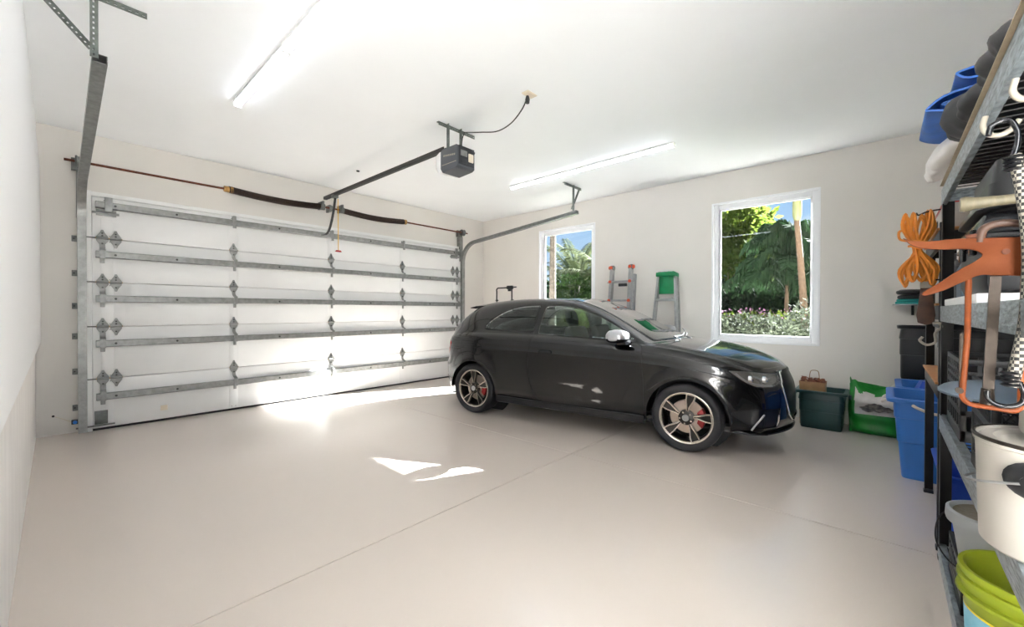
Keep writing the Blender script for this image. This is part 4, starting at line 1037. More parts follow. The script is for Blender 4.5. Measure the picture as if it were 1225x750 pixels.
def inpoly(p, poly):
    x, y = p; c = False; n = len(poly)
    for i in range(n):
        (x1, y1), (x2, y2) = poly[i], poly[(i+1) % n]
        if (y1 > y) != (y2 > y) and x < (x2-x1)*(y-y1)/(y2-y1)+x1: c = not c
    return c
def offset(poly, d):
    n = len(poly); A = sum(poly[i][0]*poly[(i+1) % n][1]-poly[(i+1) % n][0]*poly[i][1] for i in range(n)); s = 1 if A > 0 else -1; out = []
    for i in range(n):
        p0, p1, p2 = (np.array(poly[(i+k) % n], float) for k in (-1, 0, 1))
        e1 = (p1-p0)/np.linalg.norm(p1-p0); e2 = (p2-p1)/np.linalg.norm(p2-p1)
        n1 = np.array((e1[1], -e1[0]))*s; n2 = np.array((e2[1], -e2[0]))*s; m = n1+n2; m /= max(.5, np.linalg.norm(m)**2/2)
        out.append(tuple(p1+m*d))
    return out
def rounded(poly, r=.03, n=4):
    out = []; k = len(poly)
    for i in range(k):
        p0, p1, p2 = (np.array(poly[(i+q) % k], float) for q in (-1, 0, 1)); rr = r[i] if isinstance(r, (list, tuple)) else r
        a = p1+(p0-p1)*min(.45, rr/np.linalg.norm(p0-p1)); b = p1+(p2-p1)*min(.45, rr/np.linalg.norm(p2-p1))
        for q in range(n+1): t = q/n; out.append(tuple((1-t)**2*a+2*t*(1-t)*p1+t*t*b))
    return out
def cut(bm, poly, ax, sel):
    """split the skin along a closed outline drawn in the plane of the two axes; return faces inside"""
    n = len(poly)
    for i in range(n):
        a, b = poly[i], poly[(i+1) % n]
        lo = [min(a[k], b[k])-.03 for k in (0, 1)]; hi = [max(a[k], b[k])+.03 for k in (0, 1)]
        fs = []
        for f in bm.faces:
            cs = [v.co for v in f.verts]
            if not sel(f.calc_center_median()): continue
            if max(c[ax[0]] for c in cs) < lo[0] or min(c[ax[0]] for c in cs) > hi[0] or max(c[ax[1]] for c in cs) < lo[1] or min(c[ax[1]] for c in cs) > hi[1]: continue
            fs.append(f)
        if not fs: continue
        no = [0, 0, 0]; co = [0, 0, 0]; no[ax[0]] = b[1]-a[1]; no[ax[1]] = -(b[0]-a[0]); co[ax[0]], co[ax[1]] = a
        if abs(no[ax[0]])+abs(no[ax[1]]) < 1e-9: continue
        geom = list({e for f in fs for e in f.edges})+list({v for f in fs for v in f.verts})+fs
        bmesh.ops.bisect_plane(bm, geom=geom, dist=1e-5, plane_co=co, plane_no=no)
    return [f for f in bm.faces if sel(f.calc_center_median()) and inpoly((f.calc_center_median()[ax[0]], f.calc_center_median()[ax[1]]), poly)]
def take(bm, faces, name, m, parent=car, dx=(0, 0, 0), th=0.0, smooth=60):
    """lift the faces off the skin as a panel of their own"""
    fs = set(faces); nb = bmesh.new(); mp = {}
    for f in fs:
        for v in f.verts:
            if v not in mp: mp[v] = nb.verts.new(v.co+Vector(dx))
        try: nb.faces.new([mp[v] for v in f.verts])
        except ValueError: pass
    me = bpy.data.meshes.new(name); nb.to_mesh(me); nb.free(); me.materials.append(M[m])
    bmesh.ops.delete(bm, geom=list(fs), context='FACES')
    o = finish(name, me, parent, smooth)
    if th: solid(o, th)
    return o
# paint the seams and seals by material slot of the body itself
ms = {'carpaint': 0, 'seal': 1, 'cartrim': 2}
R_ = lambda c: c.y < -.3
L_ = lambda c: c.y > .3
for s in (R_, L_):      # wheel openings
    for wx in (0, 2.469):
        poly = [(wx+.352*math.cos(a), .300+.352*math.sin(a)) for a in np.linspace(0, 2*PI, 40, endpoint=False)]
        fs = cut(bm, poly, (0, 2), lambda c, s=s: s(c) and c.z < .75 and abs(c.x-wx) < .5 and abs(c.y) > .5)
        bmesh.ops.delete(bm, geom=fs, context='FACES')
g_front = rounded([(.905, 1.012), (.915, 1.315), (1.12, 1.325), (1.30, 1.298), (1.56, 1.215), (1.80, 1.10), (1.985, .99), (1.93, .982)], [.02, .04, .1, .1, .1, .1, .02, .04])
g_rear = rounded([(.11, 1.052), (.24, 1.185), (.42, 1.275), (.60, 1.315), (.845, 1.325), (.835, 1.018)], [.07, .1, .1, .1, .03, .03])
parts_glass = []
for s in (R_, L_):
    sel = lambda c, s=s: s(c) and .97 < c.z < 1.36 and abs(c.y) > .5
    for poly, m in ((g_front, 'carglass'), (g_rear, 'cartint')):
        for f in cut(bm, offset(poly, .016), (0, 2), sel): f.material_index = 1
        fs = cut(bm, poly, (0, 2), sel)
        take(bm, fs, 'side_window', m, th=.004)
    poly = [(.852, 1.0), (.852, 1.34), (.90, 1.34), (.895, 1.0)]
    for f in cut(bm, poly, (0, 2), sel): f.material_index = 2
# windscreen and rear window: grid aligned
for z, nme, m in ((1, 'windscreen', 'wsglass'), (2, 'rear_window', 'cartint')):
    take(bm, [f for f in bm.faces if f[lt] == z], nme, m, th=.005)
# door panels with shut lines
door = rounded([(.93, .275), (.84, .45), (.812, .62), (.845, .965), (.90, 1.0), (1.98, .965), (2.068, .93), (2.088, .60), (2.095, .275)], [.12, .1, .08, .03, .03, .03, .03, .05, .04], 5)
sd = {}
for s, nm in ((R_, 'r'), (L_, 'l')):
    sel = lambda c, s=s: s(c) and c.z < 1.004 and .6 < c.x < 2.3 and abs(c.y) > .5
    fs = cut(bm, offset(door, .005), (0, 2), sel); fi = cut(bm, door, (0, 2), sel)
    gap = [f for f in cut(bm, offset(door, .005), (0, 2), sel) if f.is_valid and f not in set(fi)]
    for f in gap: f.material_index = 1
    sd[nm] = take(bm, fi, 'door', 'carpaint', smooth=50)
    # fuel flap on the right flank
    if nm == 'r':
        poly = [(.075+.085*math.cos(a), .80+.072*math.sin(a)) for a in np.linspace(0, 2*PI, 24, endpoint=False)]
        sel2 = lambda c: c.y < -.5 and .6 < c.z < .93 and -.2 < c.x < .4
        a_ = cut(bm, offset(poly, .004), (0, 2), sel2); b_ = cut(bm, poly, (0, 2), sel2); bs = set(b_)
        for f in cut(bm, offset(poly, .004), (0, 2), sel2):
            if f not in bs: f.material_index = 1
        take(bm, b_, 'fuel_flap', 'carpaint', dx=(0, -.001, 0))
# lamps
hl = rounded([(2.80, .752), (2.93, .655), (3.02, .618), (3.13, .612), (3.175, .64), (3.155, .712), (3.05, .728), (2.93, .75)], [.01, .03, .03, .03, .02, .02, .03, .03])
tl_ = rounded([(-.60, .70), (-.60, .875), (-.46, .885), (-.40, .86), (-.44, .745), (-.50, .70)], .02)
surf_bits = []
for s, sg in ((R_, -1), (L_, 1)):
    sel = lambda c, sg=sg: c.y*sg > .32 and c.x > 2.7 and .55 < c.z < .76
    for f in cut(bm, offset(hl, .006), (0, 2), sel): f.material_index = 1
    fs = cut(bm, hl, (0, 2), sel)
    back = []
    nb = bmesh.new(); mp = {}
    for f in fs:
        for v in f.verts:
            if v not in mp: mp[v] = nb.verts.new(Vector((v.co.x-.03, v.co.y-sg*.035, v.co.z)))
        nb.faces.new([mp[v] for v in f.verts])
    me = bpy.data.meshes.new('lamp_housing'); nb.to_mesh(me); nb.free(); me.materials.append(M['lampdark'])
    o = take(bm, fs, 'headlight', 'lenscar', th=.003)
    o['label'] = 'clear headlight lens'
    finish('lamp_housing', me, o, 60)
    mb = MB(); q = lambda x, z, d=.02: (x, sg*(.825-.62*max(0, x-2.80)**1.25-d), z)
    mb.tube(spline([q(2.86, .735), q(2.94, .672), q(3.03, .642), q(3.12, .637)], 5), .007, 8); mb.tube(spline([q(2.98, .712, .035), q(3.06, .69, .03), q(3.10, .70, .03)], 4), .006, 8)
    mb.build('light_strip', 'silver', o, 60)
    for x in (2.97, 3.07):
        mb = MB(); c = q(x, .685, .035); mb.lathe([(0, .02), (.02, .014), (.028, 0), (.033, .004), (.033, -.02), (0, -.02)], 18, c, 'x'); mb.build('projector', 'chrome', o, 60)
    sel = lambda c, sg=sg: c.y*sg > .3 and c.x < -.3 and .6 < c.z < .95
    for f in cut(bm, offset(tl_, .005), (0, 2), sel): f.material_index = 1
    fs = cut(bm, tl_, (0, 2), sel); take(bm, fs, 'tail_light', 'redlamp', th=.006)
# grille and intakes (front view outlines y,z)
fsel = lambda c: c.x > 2.9 and c.z < .76
gr = [(-.36, .715), (.36, .715), (.43, .62), (.36, .36), (.30, .315), (-.30, .315), (-.36, .36), (-.43, .62)]
for f in cut(bm, offset(gr, .022), (1, 2), fsel): f.material_index = 2
fs = cut(bm, gr, (1, 2), fsel); o = take(bm, fs, 'grille', 'grille', dx=(-.012, 0, 0))
bvF = None
for sg in (-1, 1):
    P = [(sg*.50, .42), (sg*.70, .43), (sg*.765, .39), (sg*.69, .275), (sg*.50, .265)]
    sel = lambda c, sg=sg: c.y*sg > .4 and c.x > 2.75 and c.z < .5
    for f in cut(bm, offset(P, .006), (1, 2), sel): f.material_index = 1
    fs = cut(bm, P, (1, 2), sel); take(bm, fs, 'air_intake', 'grille', dx=(-.012, 0, 0))
# bonnet last so that its edge shows as a shut line
fs = [f for f in bm.faces if f[lt] == 3]
be = [e for f in fs for e in f.edges if sum(1 for q in e.link_faces if q[lt] == 3) == 1]
take(bm, fs, 'bonnet', 'carpaint', dx=(0, 0, .0015), smooth=60)
# body
me = bpy.data.meshes.new('body'); 
tree = BVHTree.FromBMesh(bm)
bm.to_mesh(me); bm.free()
for n in ('carpaint', 'seal', 'cartrim'): me.materials.append(M[n])
finish('body', me, car, 60)
def onside(x, z, sg=-1):
    h_ = tree.ray_cast(Vector((x, sg*1.5, z)), Vector((0, -sg, 0)))
    return h_[0].y if h_[0] else sg*.84
def onfront(y, z):
    h_ = tree.ray_cast(Vector((5, y, z)), Vector((-1, 0, 0))); return h_[0].x if h_[0] else 3.28
# underbody and cabin
mb = MB()
mb.prism([(-.60, .30), (-.36, .22), (2.85, .20), (3.15, .24), (3.12, .46), (2.85, .62), (2.2, .72), (2.1, .50), (.3, .50), (-.1, .60), (-.55, .62)], 'y', -.52, .52, .02)
mb.box(.40, 2.07, -.74, .74, .215, .30, .02); mb.build('underbody', 'cabin', car, 30)
for wx in (0, 2.469):
    for sg in (-1, 1):
        mb = MB(); mb.lathe([(.365, .50), (.365, .835), (.354, .842)], 40, (wx, 0, .300), 'y')
        vv = [(x, y*sg, z) for x, y, z in mb.v]; mb.v = vv; mb.add([(wx+.365*math.cos(a), sg*.50, .30+.365*math.sin(a)) for a in np.linspace(0, 2*PI, 40, endpoint=False)], [tuple(range(40))])
        # open towards the ground: drop what lies under the sill line
        keep = [i for i, f in enumerate(mb.f) if sum(mb.v[k][2] for k in f)/len(f) > .29]
        mb.f = [mb.f[i] for i in keep]; mb.m = [mb.m[i] for i in keep]
        mb.build('wheel_well', 'seal', car, 40)
mb = MB()
mb.prism([(1.55, .60), (2.12, .60), (2.28, .93), (2.12, .955), (1.80, .97), (1.62, .93), (1.58, .80)], 'y', -.70, .70, .02); mb.build('dashboard', 'cabin', car)
def seat(y):
    mb = MB()
    mb.prism([(1.02, .42), (1.50, .40), (1.54, .50), (1.50, .545), (1.10, .50), (1.0, .50)], 'y', y-.25, y+.25, .03)
    pts = [(1.10, .46), (.93, .50), (.80, .98), (.745, 1.13), (.80, 1.155), (.87, 1.13), (.95, .98)]
    mb.prism([(1.12, .46), (.94, .46), (.83, .84), (.775, 1.03), (.80, 1.09), (.87, 1.09), (.95, .88), (1.06, .62)], 'y', y-.22, y+.22, .04)
    s = mb.build('seat', 'seatfab', car, 40)
    R = []
    for z, k in ((1.085, .55), (1.10, .8), (1.16, 1), (1.23, .95), (1.275, .72), (1.285, .4)):
        x = .80-(z-1.09)*.25; R.append([(x+.045*k*math.cos(a), y+.135*k*math.copysign(abs(math.sin(a))**.7, math.sin(a)), z) for a in np.linspace(0, 2*PI, 20, endpoint=False)])
    mb = MB(); mb.loft(R); mb.tube([(.81, y-.05, 1.05), (.80, y-.05, 1.12)], .007, 6); mb.tube([(.81, y+.05, 1.05), (.80, y+.05, 1.12)], .007, 6); mb.build('headrest', 'cabin', s, 50)
    return s
for o in (seat(-.36), seat(.36)):
    o.location = (.33, 0, -.0)
mb = MB(); mb.prism([(.0, .45), (.55, .45), (.56, .56), (.2, .58), (.10, .95), (.0, 1.0), (-.08, .95)], 'y', -.62, .62, .03); mb.build('rear_bench', 'seatfab', car, 40)
mb = MB(); mb.box(-.50, .02, -.60, .60, .90, .925, .01); mb.build('parcel_shelf', 'cabin', car)
mb = MB(); T = Matrix.Translation((1.62, -.36, .86)) @ Matrix.Rotation(math.radians(-68), 4, 'Y')
ring = [T @ Vector((.18*math.cos(a), .18*math.sin(a), 0)) for a in np.linspace(0, 2*PI, 32, endpoint=False)]
mb.tube(ring, .014, 8, closed=True)
for a in (0, PI, -PI/2): mb.tube([T @ Vector((0, 0, -.02)), T @ Vector((.17*math.sin(a), .17*math.cos(a)*0+.17*(math.cos(a) if a != -PI/2 else 0), 0))], .014, 6)
mb.lathe([(0, 0), (.06, 0), (.055, -.03), (.03, -.2), (0, -.2)], 18, (0, 0, 0), 'z', T); mb.build('steering_wheel', 'cabin', car, 50)
MB().loft([[(1.36+.02*math.cos(a)*k, y, 1.30+.035*math.sin(a)*k) for a in np.linspace(0, 2*PI, 16, endpoint=False)] for y, k in ((-.11, .6), (-.09, 1), (.09, 1), (.11, .6))]).build('rear_view_mirror', 'cabin', car, 50)
# sills, splitter, roof spoiler, wipers, handles
for sg in (-1, 1):
    mb = MB(); R = []
    for x in np.linspace(.375, 2.095, 12):
        y = abs(onside(x, .30, sg)); R.append([(x, sg*(y-.03), .272), (x, sg*(y+.004), .268), (x, sg*(y+.012), .25), (x, sg*(y+.008), .205), (x, sg*(y-.05), .185)])
    mb.loft(R); mb.build('sill_skirt', 'cartrim', car, 30)
    # door handle
    hx, hz = 1.0, .825; y = onside(1.0, hz, sg)
    mb = MB()
    yb = sg*.862
    mb.prism([(.955, hz-.012), (.965, hz-.022), (1.095, hz-.026), (1.12, hz-.018), (1.12, hz+.006), (1.095, hz+.016), (.97, hz+.018)], 'y', min(yb-sg*.004, yb+sg*.028), max(yb-sg*.004, yb+sg*.028), .006)
    o = mb.build('door_handle', 'blackgl', sd['r' if sg < 0 else 'l'], 40)
    mb = MB(); mb.lathe([(0, 0), (.013, 0), (.014, .008), (.010, .012), (0, .012)], 14, (.932, 0, hz), 'y'); mb.v = [(x, sg*(.858+y), z) for x, y, z in mb.v]; mb.build('lock_cap', 'chrome', sd['r' if sg < 0 else 'l'], 40)
    # mirror: arm, black lower shell, silver cap
    R = []; cx = 1.86
    for y, k, dz in ((.80, .5, .0), (.84, .85, .01), (.90, 1, .01), (.97, 1, .008), (1.02, .86, .004), (1.045, .5, 0)):
        ring = []
        for a in np.linspace(0, 2*PI, 24, endpoint=False):
            ca, sa = math.cos(a), math.sin(a); ring.append((cx+.085*k*math.copysign(abs(ca)**.7, ca)+(.03 if ca > 0 else .0)*k*ca, sg*y, 1.015+dz+.062*k*math.copysign(abs(sa)**.8, sa)))
        R.append(ring)
    mir = bpy.data.objects.new('door_mirror', None); COL.objects.link(mir); mir.parent = car
    mb = MB(); mb.loft(R)
    kp = [i for i, f in enumerate(mb.f) if sum(mb.v[k][2] for k in f)/len(f) > 1.0]; kb = [i for i in range(len(mb.f)) if i not in set(kp)]
    ff = mb.f; mb.f = [ff[i] for i in kp]; mb.m = [0]*len(kp); o = mb.build('mirror_cap', 'silver', mir, 60); o['label'] = 'satin silver mirror cap'
    mb.f = [ff[i] for i in kb]; mb.m = [0]*len(kb); mb.build('mirror_shell', 'blackgl', mir, 60)
    mb = MB(); mb.loft([[(1.80, sg*.78, .94), (1.97, sg*.77, .94), (1.95, sg*.78, .985), (1.82, sg*.78, .985)], [(1.84, sg*.86, .935), (1.93, sg*.86, .94), (1.92, sg*.87, .985), (1.84, sg*.87, .985)]]); mb.build('mirror_foot', 'blackgl', mir, 30)
    mb = MB()
    for y in np.linspace(.52, .70, 9): mb.tube([(onfront(sg*y, z)+.002, sg*y, z) for z in np.linspace(.275, .415, 5)], .006, 5)
    mb.build('intake_slats', 'cartrim', car, 40)
    # bright blade at the front intake
    mb = MB(); P = [(x, onside(x, z, sg)+sg*.004, z) for x, z in ((2.985, .285), (3.015, .335), (3.05, .385), (3.075, .425))]
    mb.tube(spline(P, 4), .007, 8); mb.build('intake_blade', 'silver', car, 60)
# mesh of slats in front of grille, chrome emblem, plate
mb = MB()
for z in np.linspace(.35, .69, 9): mb.tube([(onfront(y, z)+.002, y, z) for y in np.linspace(-.33, .33, 9)], .005, 5)
for y in np.linspace(-.34, .34, 17): mb.tube([(onfront(y, z)+.001, y, z) for z in np.linspace(.34, .69, 5)], .004, 5)
mb.build('grille_mesh', 'cartrim', car, 40)
for i in range(4):
    y0 = (i-1.5)*.062; x0 = onfront(y0, .635)+.016
    MB().tube([(x0-.02*0, y0+.04*math.cos(a), .635+.04*math.sin(a)) for a in np.linspace(0, 2*PI, 28, endpoint=False)], .0055, 8, closed=True).build('emblem_ring', 'chrome', car, 60)
x0 = onfront(0, .47)
MB().box(x0+.0, x0+.02, -.16, .16, .42, .51, .003).build('number_plate_holder', 'silver', car)
fr = offset(gr, .012); mb = MB(); mb.tube([(max(onfront(y, z), onfront(y*.97, z))+.006, y, z) for y, z in rounded(fr, .03, 3)], .008, 8, closed=True); mb.build('grille_frame', 'chrome', car, 60)
mb = MB(); R = []
for y in np.linspace(-.76, .76, 21):
    x = onfront(y, .235); R.append([(x-.10, y, .205), (x+.012, y, .20), (x+.016, y, .212), (x-.02, y, .222)])
mb.loft(R); mb.build('front_splitter', 'cartrim', car, 30)
mb = MB(); R = []
for y in np.linspace(-.53, .53, 15):
    e = 1-abs(y/.53)**4*.6; R.append([(-.02, y, 1.385-.05*abs(y/.53)**2), (-.20, y, 1.375-.05*abs(y/.53)**2), (-.33*1+.05*(1-e), y, 1.352-.045*abs(y/.53)**2), (-.33+.05*(1-e), y, 1.342-.045*abs(y/.53)**2), (-.20, y, 1.34-.05*abs(y/.53)**2)])
mb.loft(R); mb.build('roof_spoiler', 'carpaint', car, 40)
for y0, y1, x0, x1 in ((-.35, .30, 2.16, 2.13), (.05, .62, 2.20, 2.08)):
    P = []
    for f in np.linspace(0, 1, 8):
        y = y0+(y1-y0)*f; x = 2.29-(y/.75)**2*.16-.05*f
        h2 = tree.ray_cast(Vector((x, y, 3)), Vector((0, 0, -1))); z = 1.0-(x-2.25)*.35
        P.append((x, y, z+.012))
    mb = MB(); mb.tube(P, .006, 6); mb.tube([P[0], (P[0][0]+.06, P[0][1], P[0][2]-.03)], .008, 6); mb.build('wiper', 'seal', car, 40)
MB().box(-.715, -.70, -.17, .17, .45, .55, .003).build('rear_plate', 'plate', car)
# wheels: each is a part with its own pieces
def wheel(wx, sg, name):
    w = bpy.data.objects.new('wheel', None); COL.objects.link(w); w.parent = car; w.location = (wx, sg*.735, .3075)
    if sg > 0: w.rotation_euler = (0, 0, PI)
    # local outward is -y
    R0 = .3075
    mb = MB(); pr = [(.228, .10), (.245, .112), (.275, .116), (.292, .108), (.3005, .09), (.304, .06), (.3045, .03), (.3045, -.03), (.304, -.06), (.3005, -.09), (.292, -.108), (.275, -.116), (.245, -.112), (.228, -.10)]
    mb.lathe(pr+[pr[0]], 56, (0, 0, 0), 'y')
    mb.build('tyre', 'tyre', w, 40)
    mb = MB(); mb.use('rimdark'); mb.lathe([(.228, .10), (.215, .085), (.205, .02), (.205, -.07), (.214, -.088)], 56, (0, 0, 0), 'y')
    mb.use('rimbright'); mb.lathe([(.212, -.084), (.216, -.098), (.226, -.104), (.2315, -.102), (.2295, -.094)], 56, (0, 0, 0), 'y')
    # five leaf spokes: bright outline with dark recessed web
    leaf = [(.052, -.011), (.09, -.013), (.125, -.026), (.165, -.042), (.217, -.050), (.217, .032), (.165, .030), (.125, .021), (.09, .013), (.052, .011)]
    inn = [(.066, -.0045), (.095, -.005), (.128, -.017), (.167, -.032), (.210, -.040), (.210, .023), (.167, .021), (.128, .013), (.095, .005), (.066, .0045)]
    for k in range(5):
        a0 = 2*PI*k/5+ph_w[name]; ca, sa = math.cos(a0), math.sin(a0); n = len(leaf)
        def P(p, y): r, t = p; yy = y+.022*((r-.05)/.165-.5)*-1; return (r*ca-t*sa, yy, r*sa+t*ca)
        mb.use('rimbright'); A = [P(p, -.092) for p in leaf]; B = [P(p, -.092) for p in inn]; C = [P(p, -.083) for p in inn]; D = [P(p, -.055) for p in leaf]
        mb.add(A+B, [(i, (i+1) % n, n+(i+1) % n, n+i) for i in range(n)])
        mb.use('rimdark'); mb.add(B+C, [(i, (i+1) % n, n+(i+1) % n, n+i) for i in range(n)]); mb.add(C, [tuple(range(n))])
        mb.add(A+D, [(i, n+i, n+(i+1) % n, (i+1) % n) for i in range(n)])
    mb.use('rimdark'); mb.lathe([(0, -.094), (.03, -.094), (.045, -.090), (.066, -.082), (.07, -.05), (0, -.04)], 30, (0, 0, 0), 'y')
    mb.build('rim', None, w, 25, recalc=True)
    mb = MB(); mb.lathe([(0, -.105), (.026, -.104), (.030, -.098), (.030, -.09), (0, -.09)], 24, (0, 0, 0), 'y'); mb.build('centre_cap', 'silver', w, 40)
    mb = MB()
    for k in range(5):
        a0 = 2*PI*(k+.5)/5+ph_w[name]; mb.cyl((.052*math.cos(a0), 0, .052*math.sin(a0)), .009, -.096, -.07, 'y', 6)
    mb.build('wheel_bolt', 'rimbright', w, 30)
    mb = MB(); mb.lathe([(.06, -.02), (.15, -.022), (.152, -.018), (.152, -.004), (.15, 0), (.06, 0)], 44, (0, 0, 0), 'y'); mb.lathe([(.0, -.035), (.062, -.034), (.07, -.02)], 30, (0, 0, 0), 'y'); mb.build('brake_disc', 'disc', w, 30)
    fx = 1 if sg < 0 else -1
    pts = [(r*math.cos(a), r*math.sin(a)) for r, a in [(.155, x) for x in np.linspace(-.62, .62, 8)]]+[(r*math.cos(a), r*math.sin(a)) for r, a in [(.095, x) for x in np.linspace(.5, -.5, 6)]]
    mb = MB(); mb.prism(pts, 'y', -.048, .03, .008); mb.v = [(x*1.0, y, z) for x, y, z in mb.v]; mb.build('brake_caliper', 'caliper', w, 30)
    return w
ph_w = {'fr': math.radians(8), 'rr': math.radians(20), 'fl': .4, 'rl': .9}
wheel(2.469, -1, 'fr'); wheel(0, -1, 'rr'); wheel(2.469, 1, 'fl'); wheel(0, 1, 'rl')

# ------------------------------------------------------------------ garden outside the windows
g = MB(); g.box(XR+TH, 40, YN-TH, 40, -.35, -.02); struct(g.build('lawn', 'lawn', smooth=0))
g = MB(); g.box(XR+TH, 7.45, YN-TH, 12, -.02, -.005); struct(g.build('path', 'path', smooth=0))  # unseen pale path added to bounce sun through the windows onto the ceiling
g = MB(); g.box(-14, 12, -14, YN-TH, -.2, -.005); struct(g.build('added_pavement', 'path', smooth=0))  # unseen pale ground added outside the doorway, throws sunlight inside
def leaves(mb, c, rad, n, size, r, shell=.55, up=.2, aspect=.45, lobes=0):
    c = np.array(c); bl = [(np.array((r.gauss(0, .45), r.gauss(0, .45), r.gauss(0, .35))), r.uniform(.35, .6)) for _ in range(lobes)]
    for _ in range(n):
        d = np.array((r.gauss(0, 1), r.gauss(0, 1), r.gauss(0, 1))); d /= np.linalg.norm(d); k = (shell+(1-shell)*r.random())
        if bl: o, s = r.choice(bl); p = c+np.array(rad)*(o+d*k*s)
        else: p = c+d*k*np.array(rad)
        if p[2] < .02: p[2] = .02+r.random()*.1
        a = Vector((d[0]*.6+r.gauss(0, .6), d[1]*.6+r.gauss(0, .6), d[2]*.4+r.gauss(0, .5)+up)).normalized()
        b = a.orthogonal().normalized(); b.rotate(Matrix.Rotation(r.random()*2*PI, 3, a)); nn = a.cross(b)
        s = size*r.uniform(.6, 1.3); P = Vector(p); w = s*aspect/2
        mb.add([P, P+a*s*.45+b*w+nn*s*.06, P+a*s, P+a*s*.45-b*w+nn*s*.06], [(0, 1, 2, 3)])
    return mb
def bush(name, label, cat, loc, rad, n, size, m, seed, zc=None, lobes=9, extra=None, aspect=.45, up=.2, group=None):
    r = random.Random(seed); t = thing(name, label, cat, loc, 0, group); mb = MB()
    leaves(mb, (0, 0, zc if zc is not None else rad[2]*.9), rad, n, size, r, .5, up, aspect, lobes); mb.build('foliage', m, t, 0, merge=False, recalc=False)
    mb = MB()
    for _ in range(7):
        a = r.random()*2*PI; q = r.uniform(.2, .6); e = (rad[0]*q*math.cos(a), rad[1]*q*math.sin(a), (zc or rad[2])*r.uniform(.7, 1.2)); mb.tube([(0, 0, -.02), (e[0]*.4, e[1]*.4, e[2]*.55), e], [.03, .02, .008], 5)
    mb.build('stems', 'bark', t, 60)
    if extra:
        mb = MB(); leaves(mb, (0, 0, extra[2]), extra[1], extra[3], extra[4], r, .6, .3, .8, 0); mb.build('flowers', extra[0], t, 0, merge=False, recalc=False)
    return t
def frond(mb, base, az, el, L, droop, r, nl=34, ll=.5, lw=.035, hang=.6, curl=0):
    """arching rachis with two rows of narrow leaflets"""
    P = []; p = np.array(base, float); n = 14; e = el
    for i in range(n+1):
        P.append(p.copy()); d = np.array((math.cos(az)*math.cos(e), math.sin(az)*math.cos(e), math.sin(e))); p = p+d*L/n; e -= droop/n*(.5+1.0*i/n)
    mb.tube([tuple(q) for q in P], [.022*(1-.8*i/n)+.003 for i in range(n+1)], 5)
    for k in range(nl):
        f = .12+.88*k/nl; i = min(int(f*n), n-1); q = P[i]+(P[i+1]-P[i])*(f*n-i); t = Vector(P[i+1]-P[i]).normalized()
        s = t.cross(Vector((0, 0, 1))); s = s.normalized() if s.length > .05 else Vector((1, 0, 0)); l = ll*(.45+.55*math.sin(PI*min(1, f*.9+.1)))*r.uniform(.85, 1.15)
        for sg in (-1, 1):
            d1 = (s*sg*.8+t*.6+Vector((0, 0, .12))).normalized(); d2 = (s*sg*.5+t*.6+Vector((0, 0, -hang*1.2))).normalized(); q0 = Vector(q); q1 = q0+d1*l*.45; q2 = q1+d2*l*.55
            w = t*lw/2; mb.add([q0-w*.4, q0+w*.4, q1+w, q2, q1-w], [(0, 1, 2, 4), (4, 2, 3)])
def palm(name, label, loc, hh, lean, nf, fl, seed, m='frond', tm='trunk', r0=.12, shaft=True, hang=.6, droop=2.0, els=(1.2, -.3), ll=.5, azs=None, nlf=34, tier=0.0):
    r = random.Random(seed); t = thing(name, label, 'palm tree', loc); mb = MB()
    pts = []; rad = []
    N = int(hh/.09)
    for i in range(N+1):
        f = i/N
        for dz, k in ((0, 1.0), (.045, .93), (.06, 1.02)):
            z = min(f*hh+dz, hh+.06); g_ = z/hh; pts.append((lean[0]*g_**1.5, lean[1]*g_**1.5, z-.03)); rad.append((r0*(1-.35*min(g_, 1))+.05*math.exp(-z*3))*k)
    mb.tube(pts, rad, 12, hint=(1, 0, 0)); mb.build('trunk', tm, t, 40)
    tx, ty = lean; tz = hh
    if shaft:
        mb = MB(); mb.lathe([(r0*.66, 0), (r0*1.0, .1), (r0*1.05, .3), (r0*.8, .7), (r0*.5, .95), (.02, 1.0)], 14, (tx, ty, tz)); mb.build('crownshaft', 'shaft', t, 60); tz += .8
    for k in range(nf):
        az = (azs[k] if azs else k*2.39996+r.uniform(-.2, .2)); el = els[0]+(els[1]-els[0])*k/max(1, nf-1)
        mb = MB(); frond(mb, (tx, ty, tz+.02-tier*k), az, el, fl*r.uniform(.85, 1.1)*((.55+.75*k/nf) if tier else 1), droop*r.uniform(.8, 1.2), r, nlf, ll, .04, hang); mb.build('frond', m, t, 0, merge=False, recalc=False)
    return t
# seen through the large window
bush('silver_bush', 'silver grey bush close outside the large window, left of two', 'bush', (8.05, 1.72, 0), (.55, .62, .55), 3200, .085, 'leaf_silver', 1, .80)
bush('silver_bush', 'silver grey bush close outside the large window, right of two', 'bush', (8.25, 1.22, 0), (.5, .45, .62), 3000, .085, 'leaf_silver', 2, .84)
bush('olive_bush', 'olive green low bush at the left edge of the large window', 'bush', (8.7, 2.5, 0), (.65, .5, .60), 2400, .09, 'leaf_olive', 3, .58)
bush('lime_bush', 'bright green low bush at the right corner of the large window', 'bush', (8.1, .66, 0), (.5, .5, .5), 2200, .1, 'leaf_lime', 4, .42)
bush('flowering_hedge', 'low hedge with pink flowers behind the silver bushes', 'hedge', (10.4, 1.9, 0), (.5, 2.3, .5), 5000, .12, 'leaf_lime', 5, .70, 0, ('flower', (.5, 2.3, .12), 1.16, 300, .065))
bush('dark_hedge', 'dark green tall hedge behind the flowering hedge', 'hedge', (12.9, 3.0, 0), (.8, 3.4, .98), 8000, .24, 'leaf_dark', 6, 1.0, 0)
bush('grey_shrub', 'grey green shrub on top of the dark hedge line', 'shrub', (13.9, 3.5, 0), (.9, 1.2, .8), 3500, .15, 'leaf_silver', 7, 1.45)
